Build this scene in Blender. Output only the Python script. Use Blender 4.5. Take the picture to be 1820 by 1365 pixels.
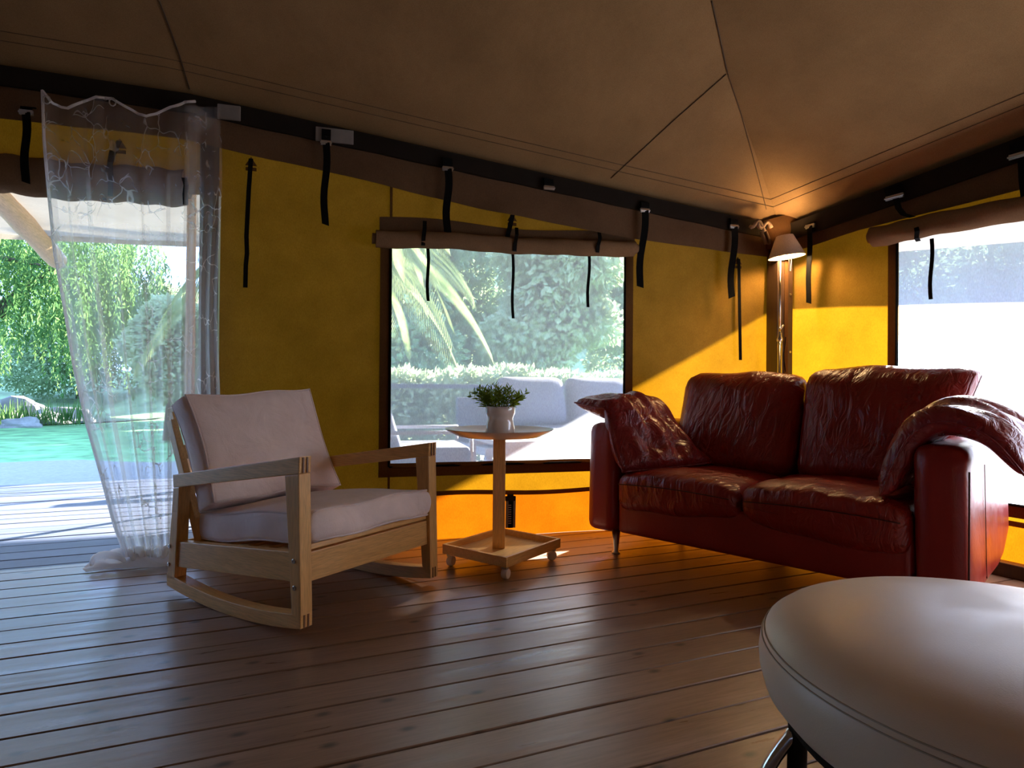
import bpy, bmesh, math, random
import numpy as np
from mathutils import Vector, Matrix, Quaternion

for o in list(bpy.data.objects):
    bpy.data.objects.remove(o, do_unlink=True)
SC = bpy.context.scene
COL = SC.collection
random.seed(7)
RNG = np.random.default_rng(7)

# ------------------------------------------------------------------ camera
F_PX = 1100.0
EYE = 0.8
YAW = math.pi / 2 - math.atan2(3524 - 910, F_PX)
PITCH = math.atan(5.3 / F_PX)
ROLL = 0.0081
FW = Vector((math.sin(YAW) * math.cos(PITCH), math.cos(YAW) * math.cos(PITCH), math.sin(PITCH)))
_r0 = Vector((math.cos(YAW), -math.sin(YAW), 0))
_u0 = _r0.cross(FW)
RT = math.cos(ROLL) * _r0 + math.sin(ROLL) * _u0
UP = math.cos(ROLL) * _u0 - math.sin(ROLL) * _r0
CAM = Vector((0, 0, EYE))
cd = bpy.data.cameras.new('camera')
cd.sensor_width = 36.0
cd.lens = 36.0 * F_PX / 1820.0
cd.clip_start = 0.02
cd.clip_end = 500
co = bpy.data.objects.new('camera', cd)
COL.objects.link(co)
m = Matrix((RT, UP, -FW)).transposed().to_4x4()
m.translation = CAM
co.matrix_world = m
SC.camera = co

# ------------------------------------------------------------------ light
SKY = (0.31, 0.51, 1.0)
SKY_STRENGTH = 2.6
SUN_DIR = Vector((-1.0, -0.60, -0.52)).normalized()
SUN_STRENGTH = 22.0
SUN_COL = (1.0, 0.93, 0.84)
LAMP_GLOW = 160.0
EXPOSURE = 1.5

w = bpy.data.worlds.new('sky')
SC.world = w
w.use_nodes = True
bg = w.node_tree.nodes['Background']
bg.inputs[0].default_value = (*SKY, 1)
bg.inputs[1].default_value = SKY_STRENGTH
sd_ = bpy.data.lights.new('sun', 'SUN')
sd_.energy = SUN_STRENGTH
sd_.angle = 0.012
sd_.color = SUN_COL
so = bpy.data.objects.new('sun', sd_)
COL.objects.link(so)
so.rotation_mode = 'QUATERNION'
so.rotation_quaternion = SUN_DIR.to_track_quat('-Z', 'Y')
so.location = (30, 12, 18)
vs = SC.view_settings
vs.view_transform = 'Standard'
vs.look = 'None'
vs.exposure = EXPOSURE
vs.gamma = 1.0
vs.use_curve_mapping = False
SC.cycles.use_denoising = True
SC.cycles.max_bounces = 12
SC.cycles.diffuse_bounces = 6
SC.cycles.transparent_max_bounces = 24
SC.cycles.sample_clamp_indirect = 5.0
SC.cycles.caustics_refractive = False
SC.cycles.caustics_reflective = False

# ------------------------------------------------------------------ geometry helpers
def ray(px, py):
    return FW + (px - 910) / F_PX * RT - (py - 682.5) / F_PX * UP
def at_z(px, py, z=0.0):
    d = ray(px, py)
    return CAM + d * ((z - EYE) / d.z)
def at_y(px, py, Y):
    d = ray(px, py)
    return CAM + d * (Y / d.y)
def at_plane(px, py, P, n):
    d = ray(px, py)
    return CAM + d * ((Vector(P) - CAM).dot(n) / d.dot(n))

A0 = Vector((-0.255, 3.28, 0))
K0 = Vector((2.984, 2.858, 0))
R0 = Vector((3.07, 1.65, 0))
UB = (K0 - A0).normalized()
NB = Vector((UB.y, -UB.x, 0))                 # towards the room
UR = (R0 - K0).normalized()
NR = Vector((UR.y, -UR.x, 0))
if NR.x > 0:
    NR = -NR
def wb(px, py, off=0.0):
    return at_plane(px, py, A0 + NB * off, NB)
def wr(px, py, off=0.0):
    return at_plane(px, py, K0 + NR * off, NR)
def tB(p): return (p - A0).dot(UB)
def tR(p): return (p - K0).dot(UR)
def pB(t, z, off=0.0):
    p = A0 + UB * t + NB * off
    return Vector((p.x, p.y, z))
def pR(t, z, off=0.0):
    p = K0 + UR * t + NR * off
    return Vector((p.x, p.y, z))

class MB:
    def __init__(s):
        s.v = []; s.f = []
    def add(s, vs_, fs_):
        b = len(s.v)
        s.v += [tuple(v) for v in vs_]
        s.f += [tuple(i + b for i in f) for f in fs_]
        return s
    def box(s, c, h, axes=None):
        c = Vector(c)
        ax = axes or (Vector((1, 0, 0)), Vector((0, 1, 0)), Vector((0, 0, 1)))
        vs_ = []
        for k in (-1, 1):
            for j in (-1, 1):
                for i in (-1, 1):
                    vs_.append(c + ax[0] * h[0] * i + ax[1] * h[1] * j + ax[2] * h[2] * k)
        return s.add(vs_, [(0, 2, 3, 1), (4, 5, 7, 6), (0, 1, 5, 4), (2, 6, 7, 3), (0, 4, 6, 2), (1, 3, 7, 5)])
    def prism(s, pts, ext):
        ext = Vector(ext); n = len(pts)
        vs_ = [Vector(p) for p in pts] + [Vector(p) + ext for p in pts]
        fs_ = [tuple(range(n))[::-1], tuple(range(n, 2 * n))]
        for i in range(n):
            j = (i + 1) % n
            fs_.append((i, j, n + j, n + i))
        return s.add(vs_, fs_)
    def tube(s, pts, rad, n=10, caps=True):
        pts = [Vector(p) for p in pts]
        if not hasattr(rad, '__len__'):
            rad = [rad] * len(pts)
        vs_ = []; fs_ = []
        ref = None
        for i, p in enumerate(pts):
            t = (pts[min(i + 1, len(pts) - 1)] - pts[max(i - 1, 0)]).normalized()
            if ref is None:
                ref = t.orthogonal().normalized()
            else:
                ref = (ref - t * ref.dot(t)).normalized()
            b = t.cross(ref)
            for k in range(n):
                a = 2 * math.pi * k / n
                vs_.append(p + (ref * math.cos(a) + b * math.sin(a)) * rad[i])
        for i in range(len(pts) - 1):
            for k in range(n):
                k2 = (k + 1) % n
                fs_.append((i * n + k, i * n + k2, (i + 1) * n + k2, (i + 1) * n + k))
        if caps:
            fs_.append(tuple(range(n))[::-1])
            fs_.append(tuple(range((len(pts) - 1) * n, len(pts) * n)))
        return s.add(vs_, fs_)
    def lathe(s, prof, c=(0, 0, 0), n=32, axis=None, capb=True, capt=True):
        c = Vector(c); az = Vector(axis).normalized() if axis else Vector((0, 0, 1))
        ax = az.orthogonal().normalized(); ay = az.cross(ax)
        vs_ = []; fs_ = []
        for r, z in prof:
            for k in range(n):
                a = 2 * math.pi * k / n
                vs_.append(c + az * z + (ax * math.cos(a) + ay * math.sin(a)) * r)
        for i in range(len(prof) - 1):
            for k in range(n):
                k2 = (k + 1) % n
                fs_.append((i * n + k, i * n + k2, (i + 1) * n + k2, (i + 1) * n + k))
        if capb: fs_.append(tuple(range(n))[::-1])
        if capt: fs_.append(tuple(range((len(prof) - 1) * n, len(prof) * n)))
        return s.add(vs_, fs_)
    def grid(s, fn, nu, nv, keep=None):
        vs_ = [fn(i / nu, j / nv) for j in range(nv + 1) for i in range(nu + 1)]
        fs_ = []
        for j in range(nv):
            for i in range(nu):
                if keep and not keep((i + .5) / nu, (j + .5) / nv): continue
                a = j * (nu + 1) + i
                fs_.append((a, a + 1, a + nu + 2, a + nu + 1))
        return s.add(vs_, fs_)
    def rbox(s, h, r, n=8, fn=None):
        """rounded box: half sizes h, corner radius r, n cells a side, fn deforms a local point (with the -1..1 coordinates)"""
        key = {}; vs_ = []; fs_ = []
        def vert(p):
            k = tuple(round(x, 5) for x in p)
            if k in key: return key[k]
            q = Vector((p[0] * h[0], p[1] * h[1], p[2] * h[2]))
            inn = Vector([max(-(h[i] - r), min(h[i] - r, q[i])) for i in range(3)])
            d = q - inn
            if d.length > 1e-9 and sum(abs(x) > 1e-9 for x in d) > 1:
                q = inn + d.normalized() * r
            if fn: q = Vector(fn(q, p))
            key[k] = len(vs_); vs_.append(q)
            return key[k]
        # cluster the cells near the edges so the rounding shows
        def line(hh):
            e = min(0.9, r / hh)
            a = [-1, -1 + e * .35, -1 + e]
            mid = [-1 + e + (2 - 2 * e) * i / n for i in range(1, n)]
            return a + mid + [1 - e, 1 - e * .35, 1]
        L = [line(x) for x in h]
        for ax in range(3):
            u, v_ = (ax + 1) % 3, (ax + 2) % 3
            for sg in (-1, 1):
                for i in range(len(L[u]) - 1):
                    for j in range(len(L[v_]) - 1):
                        q = []
                        for (a, b) in ((i, j), (i + 1, j), (i + 1, j + 1), (i, j + 1)):
                            p = [0, 0, 0]; p[ax] = sg; p[u] = L[u][a]; p[v_] = L[v_][b]
                            q.append(vert(p))
                        fs_.append(tuple(q if sg > 0 else q[::-1]))
        return s.add(vs_, fs_)
    def build(s, name, mat, parent=None, smooth=False, bevel=0.0, loc=None):
        me = bpy.data.meshes.new(name)
        me.from_pydata(s.v, [], s.f)
        if bevel:
            bm = bmesh.new(); bm.from_mesh(me)
            bmesh.ops.recalc_face_normals(bm, faces=bm.faces)
            bmesh.ops.bevel(bm, geom=list(bm.edges), offset=bevel, segments=2, affect='EDGES', profile=.6, clamp_overlap=True)
            bm.to_mesh(me); bm.free()
        me.materials.append(mat)
        if smooth:
            me.polygons.foreach_set('use_smooth', [True] * len(me.polygons))
        o = bpy.data.objects.new(name, me)
        COL.objects.link(o)
        if loc is not None: o.location = loc
        if parent is not None:
            o.parent = parent
            o.matrix_parent_inverse = world_of(parent).inverted() if loc is None else Matrix.Identity(4)
        return o

def world_of(o):
    if o.parent is None: return o.matrix_basis.copy()
    return world_of(o.parent) @ o.matrix_parent_inverse @ o.matrix_basis

def smooth_edges(o, ang=40):
    me = o.data
    me.polygons.foreach_set('use_smooth', [True] * len(me.polygons))
    bm = bmesh.new(); bm.from_mesh(me)
    for e in bm.edges:
        if len(e.link_faces) == 2 and e.calc_face_angle(0) > math.radians(ang):
            e.smooth = False
    bm.to_mesh(me); bm.free()
    return o

def empty(name, loc, label=None, cat=None, group=None, rz=0, kind=None):
    o = bpy.data.objects.new(name, None)
    COL.objects.link(o)
    o.location = loc; o.rotation_euler = (0, 0, rz)
    o.empty_display_size = .05
    tag(o, label, cat, group, kind)
    return o
def tag(o, label=None, cat=None, group=None, kind=None):
    if label: o['label'] = label
    if cat: o['category'] = cat
    if group: o['group'] = group
    if kind: o['kind'] = kind
    return o
def structure(o, label=None, cat=None):
    return tag(o, label, cat, None, 'structure')
def copy_tree(o, parent=None):
    c = o.copy(); COL.objects.link(c)
    if parent is not None: c.parent = parent
    for ch in list(o.children): copy_tree(ch, c)
    return c

# ------------------------------------------------------------------ materials
def nodes(name):
    mt = bpy.data.materials.new(name); mt.use_nodes = True
    nt = mt.node_tree
    return mt, nt, nt.nodes, nt.links, nt.nodes['Principled BSDF']
def N(nt, typ, **kw):
    n = nt.nodes.new(typ)
    for k, v in kw.items(): setattr(n, k, v)
    return n
def ramp(nt, stops):
    r = nt.nodes.new('ShaderNodeValToRGB')
    e = r.color_ramp.elements
    while len(e) < len(stops): e.new(.5)
    for el, (p, c) in zip(e, stops):
        el.position = p; el.color = (*c, 1) if len(c) == 3 else c
    return r
def coords(nt, scale=(1, 1, 1), rot=(0, 0, 0), kind='Object'):
    tc = nt.nodes.new('ShaderNodeTexCoord'); mp = nt.nodes.new('ShaderNodeMapping')
    mp.inputs['Scale'].default_value = scale; mp.inputs['Rotation'].default_value = rot
    nt.links.new(tc.outputs[kind], mp.inputs[0])
    return mp.outputs[0]
def noise(nt, vec, scale, detail=4, rough=.55, dist=0):
    n = nt.nodes.new('ShaderNodeTexNoise')
    n.inputs['Scale'].default_value = scale; n.inputs['Detail'].default_value = detail
    n.inputs['Roughness'].default_value = rough; n.inputs['Distortion'].default_value = dist
    if vec is not None: nt.links.new(vec, n.inputs['Vector'])
    return n
def bump(nt, h, strength=.2, dist=.01, prev=None):
    b = nt.nodes.new('ShaderNodeBump')
    b.inputs['Strength'].default_value = strength; b.inputs['Distance'].default_value = dist
    nt.links.new(h, b.inputs['Height'])
    if prev: nt.links.new(prev, b.inputs['Normal'])
    return b.outputs[0]
def plain(name, col, rough=.5, metal=0.0, var=.12, scale=12, bmp=.1, bscale=None, coat=0.0, spec=.5, crumple=0.0):
    mt, nt, nd, lk, p = nodes(name)
    v = coords(nt)
    n = noise(nt, v, scale)
    lo = tuple(c * (1 - var) for c in col); hi = tuple(min(1, c * (1 + var)) for c in col)
    r = ramp(nt, [(.3, lo), (.7, hi)])
    lk.new(n.outputs[0], r.inputs[0]); lk.new(r.outputs[0], p.inputs['Base Color'])
    p.inputs['Roughness'].default_value = rough; p.inputs['Metallic'].default_value = metal
    p.inputs['Coat Weight'].default_value = coat; p.inputs['Specular IOR Level'].default_value = spec
    if bmp:
        n2 = noise(nt, v, bscale or scale * 6)
        b = bump(nt, n2.outputs[0], bmp, .004)
        if crumple:
            n3 = noise(nt, v, 7, 3, .5, 1.5); b = bump(nt, n3.outputs[0], crumple, .02, b)
        lk.new(b, p.inputs['Normal'])
    return mt
def wood(name, c1, c2, rough=.4, grain_axis=0, gscale=1.0, knots=.0, rnd=.0, spec=.5, bmp=.15, zrot=0.0):
    mt, nt, nd, lk, p = nodes(name)
    sc = [14 * gscale] * 3; sc[grain_axis] = 1.0 * gscale
    tc = nt.nodes.new('ShaderNodeTexCoord'); mp = nt.nodes.new('ShaderNodeMapping')
    mp.inputs['Scale'].default_value = sc
    oi = nt.nodes.new('ShaderNodeObjectInfo')
    ad = N(nt, 'ShaderNodeVectorMath', operation='MULTIPLY_ADD')
    cb = nt.nodes.new('ShaderNodeCombineXYZ')
    lk.new(oi.outputs['Random'], cb.inputs[0]); lk.new(oi.outputs['Random'], cb.inputs[1])
    ad.inputs[1].default_value = (37, 19, 0)
    lk.new(cb.outputs[0], ad.inputs[0]); lk.new(tc.outputs['Object'], ad.inputs[2])
    src = ad.outputs[0]
    if zrot:
        m_r = nt.nodes.new('ShaderNodeMapping'); m_r.inputs['Rotation'].default_value = (0, 0, zrot)
        lk.new(src, m_r.inputs[0]); src = m_r.outputs[0]
    lk.new(src, mp.inputs[0])
    n = noise(nt, mp.outputs[0], 2.2, 6, .6, .6)
    r = ramp(nt, [(.25, c1), (.75, c2)])
    lk.new(n.outputs[0], r.inputs[0])
    colr = r.outputs[0]
    fine = noise(nt, mp.outputs[0], 11, 3, .6)
    mx = N(nt, 'ShaderNodeMix', data_type='RGBA', blend_type='MULTIPLY')
    r2 = ramp(nt, [(.35, (.72, .70, .68)), (.6, (1.08, 1.06, 1.04))])
    lk.new(fine.outputs[0], r2.inputs[0]); mx.inputs[0].default_value = .6
    lk.new(colr, mx.inputs[6]); lk.new(r2.outputs[0], mx.inputs[7]); colr = mx.outputs[2]
    if rnd:
        m3 = N(nt, 'ShaderNodeMix', data_type='RGBA', blend_type='MULTIPLY'); m3.inputs[0].default_value = 1
        r3 = ramp(nt, [(0, (1 - rnd,) * 3), (1, (1 + rnd,) * 3)])
        lk.new(oi.outputs['Random'], r3.inputs[0]); lk.new(colr, m3.inputs[6]); lk.new(r3.outputs[0], m3.inputs[7]); colr = m3.outputs[2]
    hgt = fine.outputs[0]
    if knots:
        mk = nt.nodes.new('ShaderNodeMapping'); ks = [10.5] * 3; ks[grain_axis] = 5.5
        mk.inputs['Scale'].default_value = ks
        lk.new(ad.outputs[0], mk.inputs[0])
        vo = nt.nodes.new('ShaderNodeTexVoronoi'); vo.voronoi_dimensions = '2D'; vo.inputs['Scale'].default_value = 1.0
        lk.new(mk.outputs[0], vo.inputs['Vector'])
        rk = ramp(nt, [(.04, (1, 1, 1)), (.15, (0, 0, 0))])
        lk.new(vo.outputs['Distance'], rk.inputs[0])
        # only some of the cells carry a knot
        gt = N(nt, 'ShaderNodeMath', operation='GREATER_THAN'); gt.inputs[1].default_value = 1 - knots
        sp = nt.nodes.new('ShaderNodeSeparateColor'); lk.new(vo.outputs['Color'], sp.inputs[0]); lk.new(sp.outputs[0], gt.inputs[0])
        mu = N(nt, 'ShaderNodeMath', operation='MULTIPLY'); lk.new(gt.outputs[0], mu.inputs[0]); lk.new(rk.outputs[0], mu.inputs[1])
        m4 = N(nt, 'ShaderNodeMix', data_type='RGBA'); lk.new(mu.outputs[0], m4.inputs[0])
        lk.new(colr, m4.inputs[6]); m4.inputs[7].default_value = tuple(c * .28 for c in c1) + (1,)
        colr = m4.outputs[2]
    lk.new(colr, p.inputs['Base Color'])
    p.inputs['Specular IOR Level'].default_value = spec
    rr = ramp(nt, [(.3, (max(0, rough - .07),) * 3), (.7, (rough + .1,) * 3)])
    lk.new(n.outputs[0], rr.inputs[0]); lk.new(rr.outputs[0], p.inputs['Roughness'])
    lk.new(bump(nt, hgt, bmp, .003), p.inputs['Normal'])
    return mt
def canvas(name, col, tcol, trans=.5, scale=6, wrinkle=.25, weave=300):
    mt, nt, nd, lk, p = nodes(name)
    nd.remove(p)
    out = nd['Material Output']
    v = coords(nt)
    n = noise(nt, v, scale, 5)
    wv = noise(nt, coords(nt, (1, 1, .35)), weave, 2)
    def tint(c):
        r = ramp(nt, [(.3, tuple(x * .86 for x in c)), (.7, tuple(min(1, x * 1.1) for x in c))])
        lk.new(n.outputs[0], r.inputs[0])
        mx = N(nt, 'ShaderNodeMix', data_type='RGBA', blend_type='MULTIPLY'); mx.inputs[0].default_value = .5
        r2 = ramp(nt, [(.35, (.75,) * 3), (.65, (1.1,) * 3)]); lk.new(wv.outputs[0], r2.inputs[0])
        lk.new(r.outputs[0], mx.inputs[6]); lk.new(r2.outputs[0], mx.inputs[7])
        return mx.outputs[2]
    d = N(nt, 'ShaderNodeBsdfDiffuse'); t = N(nt, 'ShaderNodeBsdfTranslucent')
    lk.new(tint(col), d.inputs[0]); lk.new(tint(tcol), t.inputs[0])
    nw = noise(nt, v, 3.5, 3)
    b = bump(nt, nw.outputs[0], wrinkle, .05)
    b = bump(nt, wv.outputs[0], .15, .002, b)
    lk.new(b, d.inputs['Normal'])
    mx = N(nt, 'ShaderNodeMixShader'); mx.inputs[0].default_value = trans
    lk.new(d.outputs[0], mx.inputs[1]); lk.new(t.outputs[0], mx.inputs[2]); lk.new(mx.outputs[0], out.inputs[0])
    return mt
def veil(name, col, opacity, tshare=.6, pattern=None, tint=(1, 1, 1), blur=0.0):
    """thin see-through cloth or film: part transparent, part scattering"""
    mt, nt, nd, lk, p = nodes(name)
    nd.remove(p); out = nd['Material Output']
    tr = N(nt, 'ShaderNodeBsdfTransparent'); tr.inputs[0].default_value = (*tint, 1)
    d = N(nt, 'ShaderNodeBsdfDiffuse'); d.inputs[0].default_value = (*col, 1)
    t = N(nt, 'ShaderNodeBsdfTranslucent'); t.inputs[0].default_value = (*col, 1)
    a = N(nt, 'ShaderNodeMixShader'); a.inputs[0].default_value = tshare
    lk.new(d.outputs[0], a.inputs[1]); lk.new(t.outputs[0], a.inputs[2])
    mx = N(nt, 'ShaderNodeMixShader')
    clear = tr.outputs[0]
    if blur:
        rf = N(nt, 'ShaderNodeBsdfRefraction'); rf.inputs['Color'].default_value = (*tint, 1)
        rf.inputs['Roughness'].default_value = .05; rf.inputs['IOR'].default_value = 1.02
        m0 = N(nt, 'ShaderNodeMixShader'); m0.inputs[0].default_value = blur
        lk.new(tr.outputs[0], m0.inputs[1]); lk.new(rf.outputs[0], m0.inputs[2]); clear = m0.outputs[0]
    lk.new(clear, mx.inputs[1]); lk.new(a.outputs[0], mx.inputs[2])
    fac = pattern(nt, lk, opacity) if pattern else None
    if fac is not None: lk.new(fac, mx.inputs[0])
    else: mx.inputs[0].default_value = opacity
    lk.new(mx.outputs[0], out.inputs[0])
    return mt
def film_pattern(nt, lk, op):
    n = noise(nt, coords(nt, (1, 1, 1)), 5, 4)
    wv = noise(nt, coords(nt, (1, 1, .3)), 260, 2)
    a = N(nt, 'ShaderNodeMapRange'); a.inputs[3].default_value = op - .05; a.inputs[4].default_value = op + .05
    lk.new(n.outputs[0], a.inputs[0])
    b = N(nt, 'ShaderNodeMath', operation='MULTIPLY_ADD'); b.inputs[1].default_value = .22
    lk.new(wv.outputs[0], b.inputs[0])
    c = N(nt, 'ShaderNodeMath', operation='SUBTRACT'); c.inputs[1].default_value = .11
    lk.new(a.outputs[0], c.inputs[0]); lk.new(c.outputs[0], b.inputs[2])
    b.use_clamp = True
    return b.outputs[0]
def lace_pattern(nt, lk, op):
    """embroidered twigs: thin cell edges, broken up by noise"""
    v = coords(nt, (1, .4, .8))
    nd_ = noise(nt, v, 4, 3)
    va = N(nt, 'ShaderNodeVectorMath', operation='MULTIPLY_ADD')
    va.inputs[1].default_value = (.14, .14, .14)
    lk.new(nd_.outputs['Color'], va.inputs[0]); lk.new(v, va.inputs[2])
    vo = N(nt, 'ShaderNodeTexVoronoi', feature='DISTANCE_TO_EDGE'); vo.inputs['Scale'].default_value = 15
    lk.new(va.outputs[0], vo.inputs['Vector'])
    r = ramp(nt, [(.012, (1, 1, 1)), (.035, (0, 0, 0))]); lk.new(vo.outputs[0], r.inputs[0])
    nb = noise(nt, v, 9, 2); r2 = ramp(nt, [(.5, (0, 0, 0)), (.56, (1, 1, 1))]); lk.new(nb.outputs[0], r2.inputs[0])
    mu = N(nt, 'ShaderNodeMath', operation='MULTIPLY'); lk.new(r.outputs[0], mu.inputs[0]); lk.new(r2.outputs[0], mu.inputs[1])
    b = N(nt, 'ShaderNodeMath', operation='MULTIPLY_ADD'); b.inputs[1].default_value = .45
    # denser where the cloth narrows; brighter lower light also put into the opacity
    sx = nt.nodes.new('ShaderNodeSeparateXYZ'); g = nt.nodes.new('ShaderNodeNewGeometry'); lk.new(g.outputs['Position'], sx.inputs[0])
    mr = N(nt, 'ShaderNodeMapRange'); mr.inputs[1].default_value = 0.0; mr.inputs[2].default_value = 1.9
    mr.inputs[3].default_value = op + .28; mr.inputs[4].default_value = op - .20
    lk.new(sx.outputs[2], mr.inputs[0]); lk.new(mr.outputs[0], b.inputs[2])
    b.use_clamp = True
    lk.new(mu.outputs[0], b.inputs[0])
    return b.outputs[0]
def leather(name, c1, c2, rough=.34, crease=.5, cscale=(5, 14, 5)):
    mt, nt, nd, lk, p = nodes(name)
    v = coords(nt)
    n = noise(nt, v, 4, 4)
    r = ramp(nt, [(.3, c1), (.7, c2)]); lk.new(n.outputs[0], r.inputs[0]); lk.new(r.outputs[0], p.inputs['Base Color'])
    rr = ramp(nt, [(.3, (rough - .05,) * 3), (.7, (rough + .08,) * 3)]); lk.new(noise(nt, v, 9).outputs[0], rr.inputs[0])
    lk.new(rr.outputs[0], p.inputs['Roughness'])
    g = nt.nodes.new('ShaderNodeTexVoronoi'); g.inputs['Scale'].default_value = 420; lk.new(v, g.inputs['Vector'])
    b = bump(nt, g.outputs['Distance'], .08, .002)
    if crease:
        cr = noise(nt, coords(nt, cscale), 1.6, 4, .55, 1.2)
        b = bump(nt, cr.outputs[0], crease, .03, b)
    lk.new(b, p.inputs['Normal'])
    return mt
def leafmat(name, c1, c2, tr=.45, scale=1.5):
    mt, nt, nd, lk, p = nodes(name)
    nd.remove(p); out = nd['Material Output']
    n = noise(nt, coords(nt), scale, 6, .7)
    r = ramp(nt, [(.3, c1), (.7, c2)]); lk.new(n.outputs[0], r.inputs[0])
    d = N(nt, 'ShaderNodeBsdfDiffuse'); t = N(nt, 'ShaderNodeBsdfTranslucent')
    lk.new(r.outputs[0], d.inputs[0]); lk.new(r.outputs[0], t.inputs[0])
    mx = N(nt, 'ShaderNodeMixShader'); mx.inputs[0].default_value = tr
    lk.new(d.outputs[0], mx.inputs[1]); lk.new(t.outputs[0], mx.inputs[2]); lk.new(mx.outputs[0], out.inputs[0])
    return mt
def glow(name, col, strength):
    mt, nt, nd, lk, p = nodes(name)
    p.inputs['Emission Color'].default_value = (*col, 1); p.inputs['Emission Strength'].default_value = strength
    p.inputs['Base Color'].default_value = (*col, 1)
    return mt

M = dict(
    plank=wood('pine boards', (.185, .112, .076), (.335, .215, .15), .33, 0, .9, knots=.30, rnd=.16, bmp=.06, spec=.95),
    sub=plain('dark underfloor', (.02, .016, .013), .9),
    deck=wood('weathered deck', (.065, .082, .135), (.115, .135, .19), .55, 0, 1.0, rnd=.2),
    yellow=canvas('yellow canvas', (.25, .14, .03), (.80, .37, .010), .10),
    orange=canvas('orange groundsheet skirt', (.34, .13, .025), (.85, .22, .004), .125),
    roof=canvas('tan roof canvas', (.285, .175, .082), (.25, .15, .07), .002, 3, .3),
    brown=canvas('brown canvas', (.145, .085, .048), (.06, .03, .012), .10),
    rolled=canvas('rolled brown canvas', (.24, .145, .08), (.10, .05, .02), .08),
    hem=canvas('brown hem tape', (.13, .065, .025), (.10, .035, .008), .15),
    fly=canvas('cream fly', (.56, .50, .38), (.60, .54, .40), .10, 2, .2),
    film=veil('window film', (.86, .91, 1.0), .37, .8, film_pattern, (.96, .97, 1), .95),
    filmside=veil('side window film', (.86, .91, 1.0), .46, .8, film_pattern, (.96, .97, 1), .93),
    sheer=veil('sheer curtain', (.96, .95, .94), .36, .8, lace_pattern),
    sheerdense=veil('bunched sheer curtain', (.98, .98, 1.0), .80, .5),
    lattice=plain('black webbing', (.006, .006, .006), .9, spec=.08, var=.2, scale=60),
    darkwood=wood('dark stained wood', (.035, .018, .009), (.075, .04, .02), .45, 2, 1.0),
    rail=plain('dark eave rail', (.016, .012, .009), .85, spec=.12),
    steel=plain('brushed steel', (.55, .54, .52), .28, 1.0, bmp=.02),
    chrome=plain('chrome', (.55, .55, .57), .18, 1.0, bmp=0),
    birch=wood('beech frame', (.68, .385, .125), (.84, .52, .19), .38, 0, 1.6, knots=.05, rnd=.10, zrot=math.radians(55.5)),
    birchx=wood('beech cross rails', (.68, .385, .125), (.84, .52, .19), .38, 0, 1.6, rnd=.10, zrot=math.radians(-32)),
    birchv=wood('beech uprights', (.68, .385, .125), (.84, .52, .19), .38, 2, 1.6, rnd=.10),
    joint=plain('dark joint glue line', (.16, .075, .03), .5),
    cotton=plain('off white cotton', (.88, .78, .78), .85, crumple=.45, var=.05, bmp=.25, bscale=220),
    piping=plain('off white piping', (.76, .67, .67), .85, var=.05, bmp=.2, bscale=220),
    white=plain('white lacquer', (.78, .74, .73), .25, var=.03, bmp=.0),
    ceramic=plain('white glazed ceramic', (.82, .78, .78), .12, var=.02, bmp=.0, coat=.5),
    red=leather('oxblood leather', (.22, .011, .007), (.32, .018, .010), .31, .55),
    redplain=leather('oxblood leather panel', (.26, .012, .008), (.33, .018, .011), .34, .12),
    redsoft=leather('oxblood soft leather', (.21, .014, .015), (.31, .022, .023), .28, .6, (7, 7, 7)),
    seam=plain('dark seam', (.05, .008, .006), .7),
    cream=leather('cream leatherette', (.76, .60, .43), (.82, .66, .48), .38, .0),
    creamseam=plain('cream seam', (.45, .36, .26), .6),
    leaf=leafmat('pot plant leaf', (.13, .22, .02), (.38, .50, .09), .5, 20),
    soil=plain('dark soil', (.03, .022, .015), .95),
    willow=leafmat('willow leaf', (.022, .085, .022), (.22, .37, .12), .5, .9),
    palm=leafmat('palm leaf', (.10, .17, .05), (.38, .44, .20), .5, 3.0),
    tree=leafmat('tree leaf', (.06, .13, .06), (.42, .54, .28), .45, 1.3),
    treedark=leafmat('dark tree leaf', (.05, .09, .05), (.15, .21, .11), .4, .6),  # darker leaf green for the side trees
    hedge=leafmat('hedge leaf', (.22, .30, .14), (.58, .64, .38), .45, 1.6),
    bright=leafmat('bright shrub leaf', (.28, .42, .10), (.56, .68, .22), .5, 1.6),
    bark=wood('bark', (.05, .035, .025), (.12, .09, .06), .9, 2, 1.0, bmp=.6),
    lawn=plain('lawn', (.14, .34, .13), .9, var=.45, scale=2.2, bmp=.5, bscale=60),
    hillgreen=plain('overgrown hillside', (.18, .27, .12), .95, var=.6, scale=.6, bmp=1.0, bscale=5),
    gravel=plain('pale gravel', (.24, .24, .24), .9, var=.15, scale=20, bmp=.4),
    rock=plain('grey rock', (.26, .25, .25), .8, var=.35, scale=3, bmp=.6, bscale=12),
    water=plain('pond water', (.02, .04, .05), .06, var=.1, bmp=.1, bscale=4),
    pole=wood('peeled pine pole', (.50, .30, .15), (.68, .44, .25), .5, 1, 1.2, knots=.1),
    greycloth=plain('grey outdoor cloth', (.15, .16, .20), .9, var=.08, bmp=.2, bscale=90),
    whitemetal=plain('white coated metal', (.40, .40, .43), .4, var=.02, bmp=0),
    shade=canvas('lamp shade', (.62, .55, .47), (.55, .42, .28), .05, 4, .0),
    bulb=glow('lit bulb', (1.0, .64, .30), LAMP_GLOW),
    seamtan=plain('tan seam thread', (.07, .04, .02), .8, bmp=0),
    tape=plain('grey tape', (.20, .185, .17), .5),
    print=plain('pale print', (.42, .40, .36), .6),
)

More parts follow.
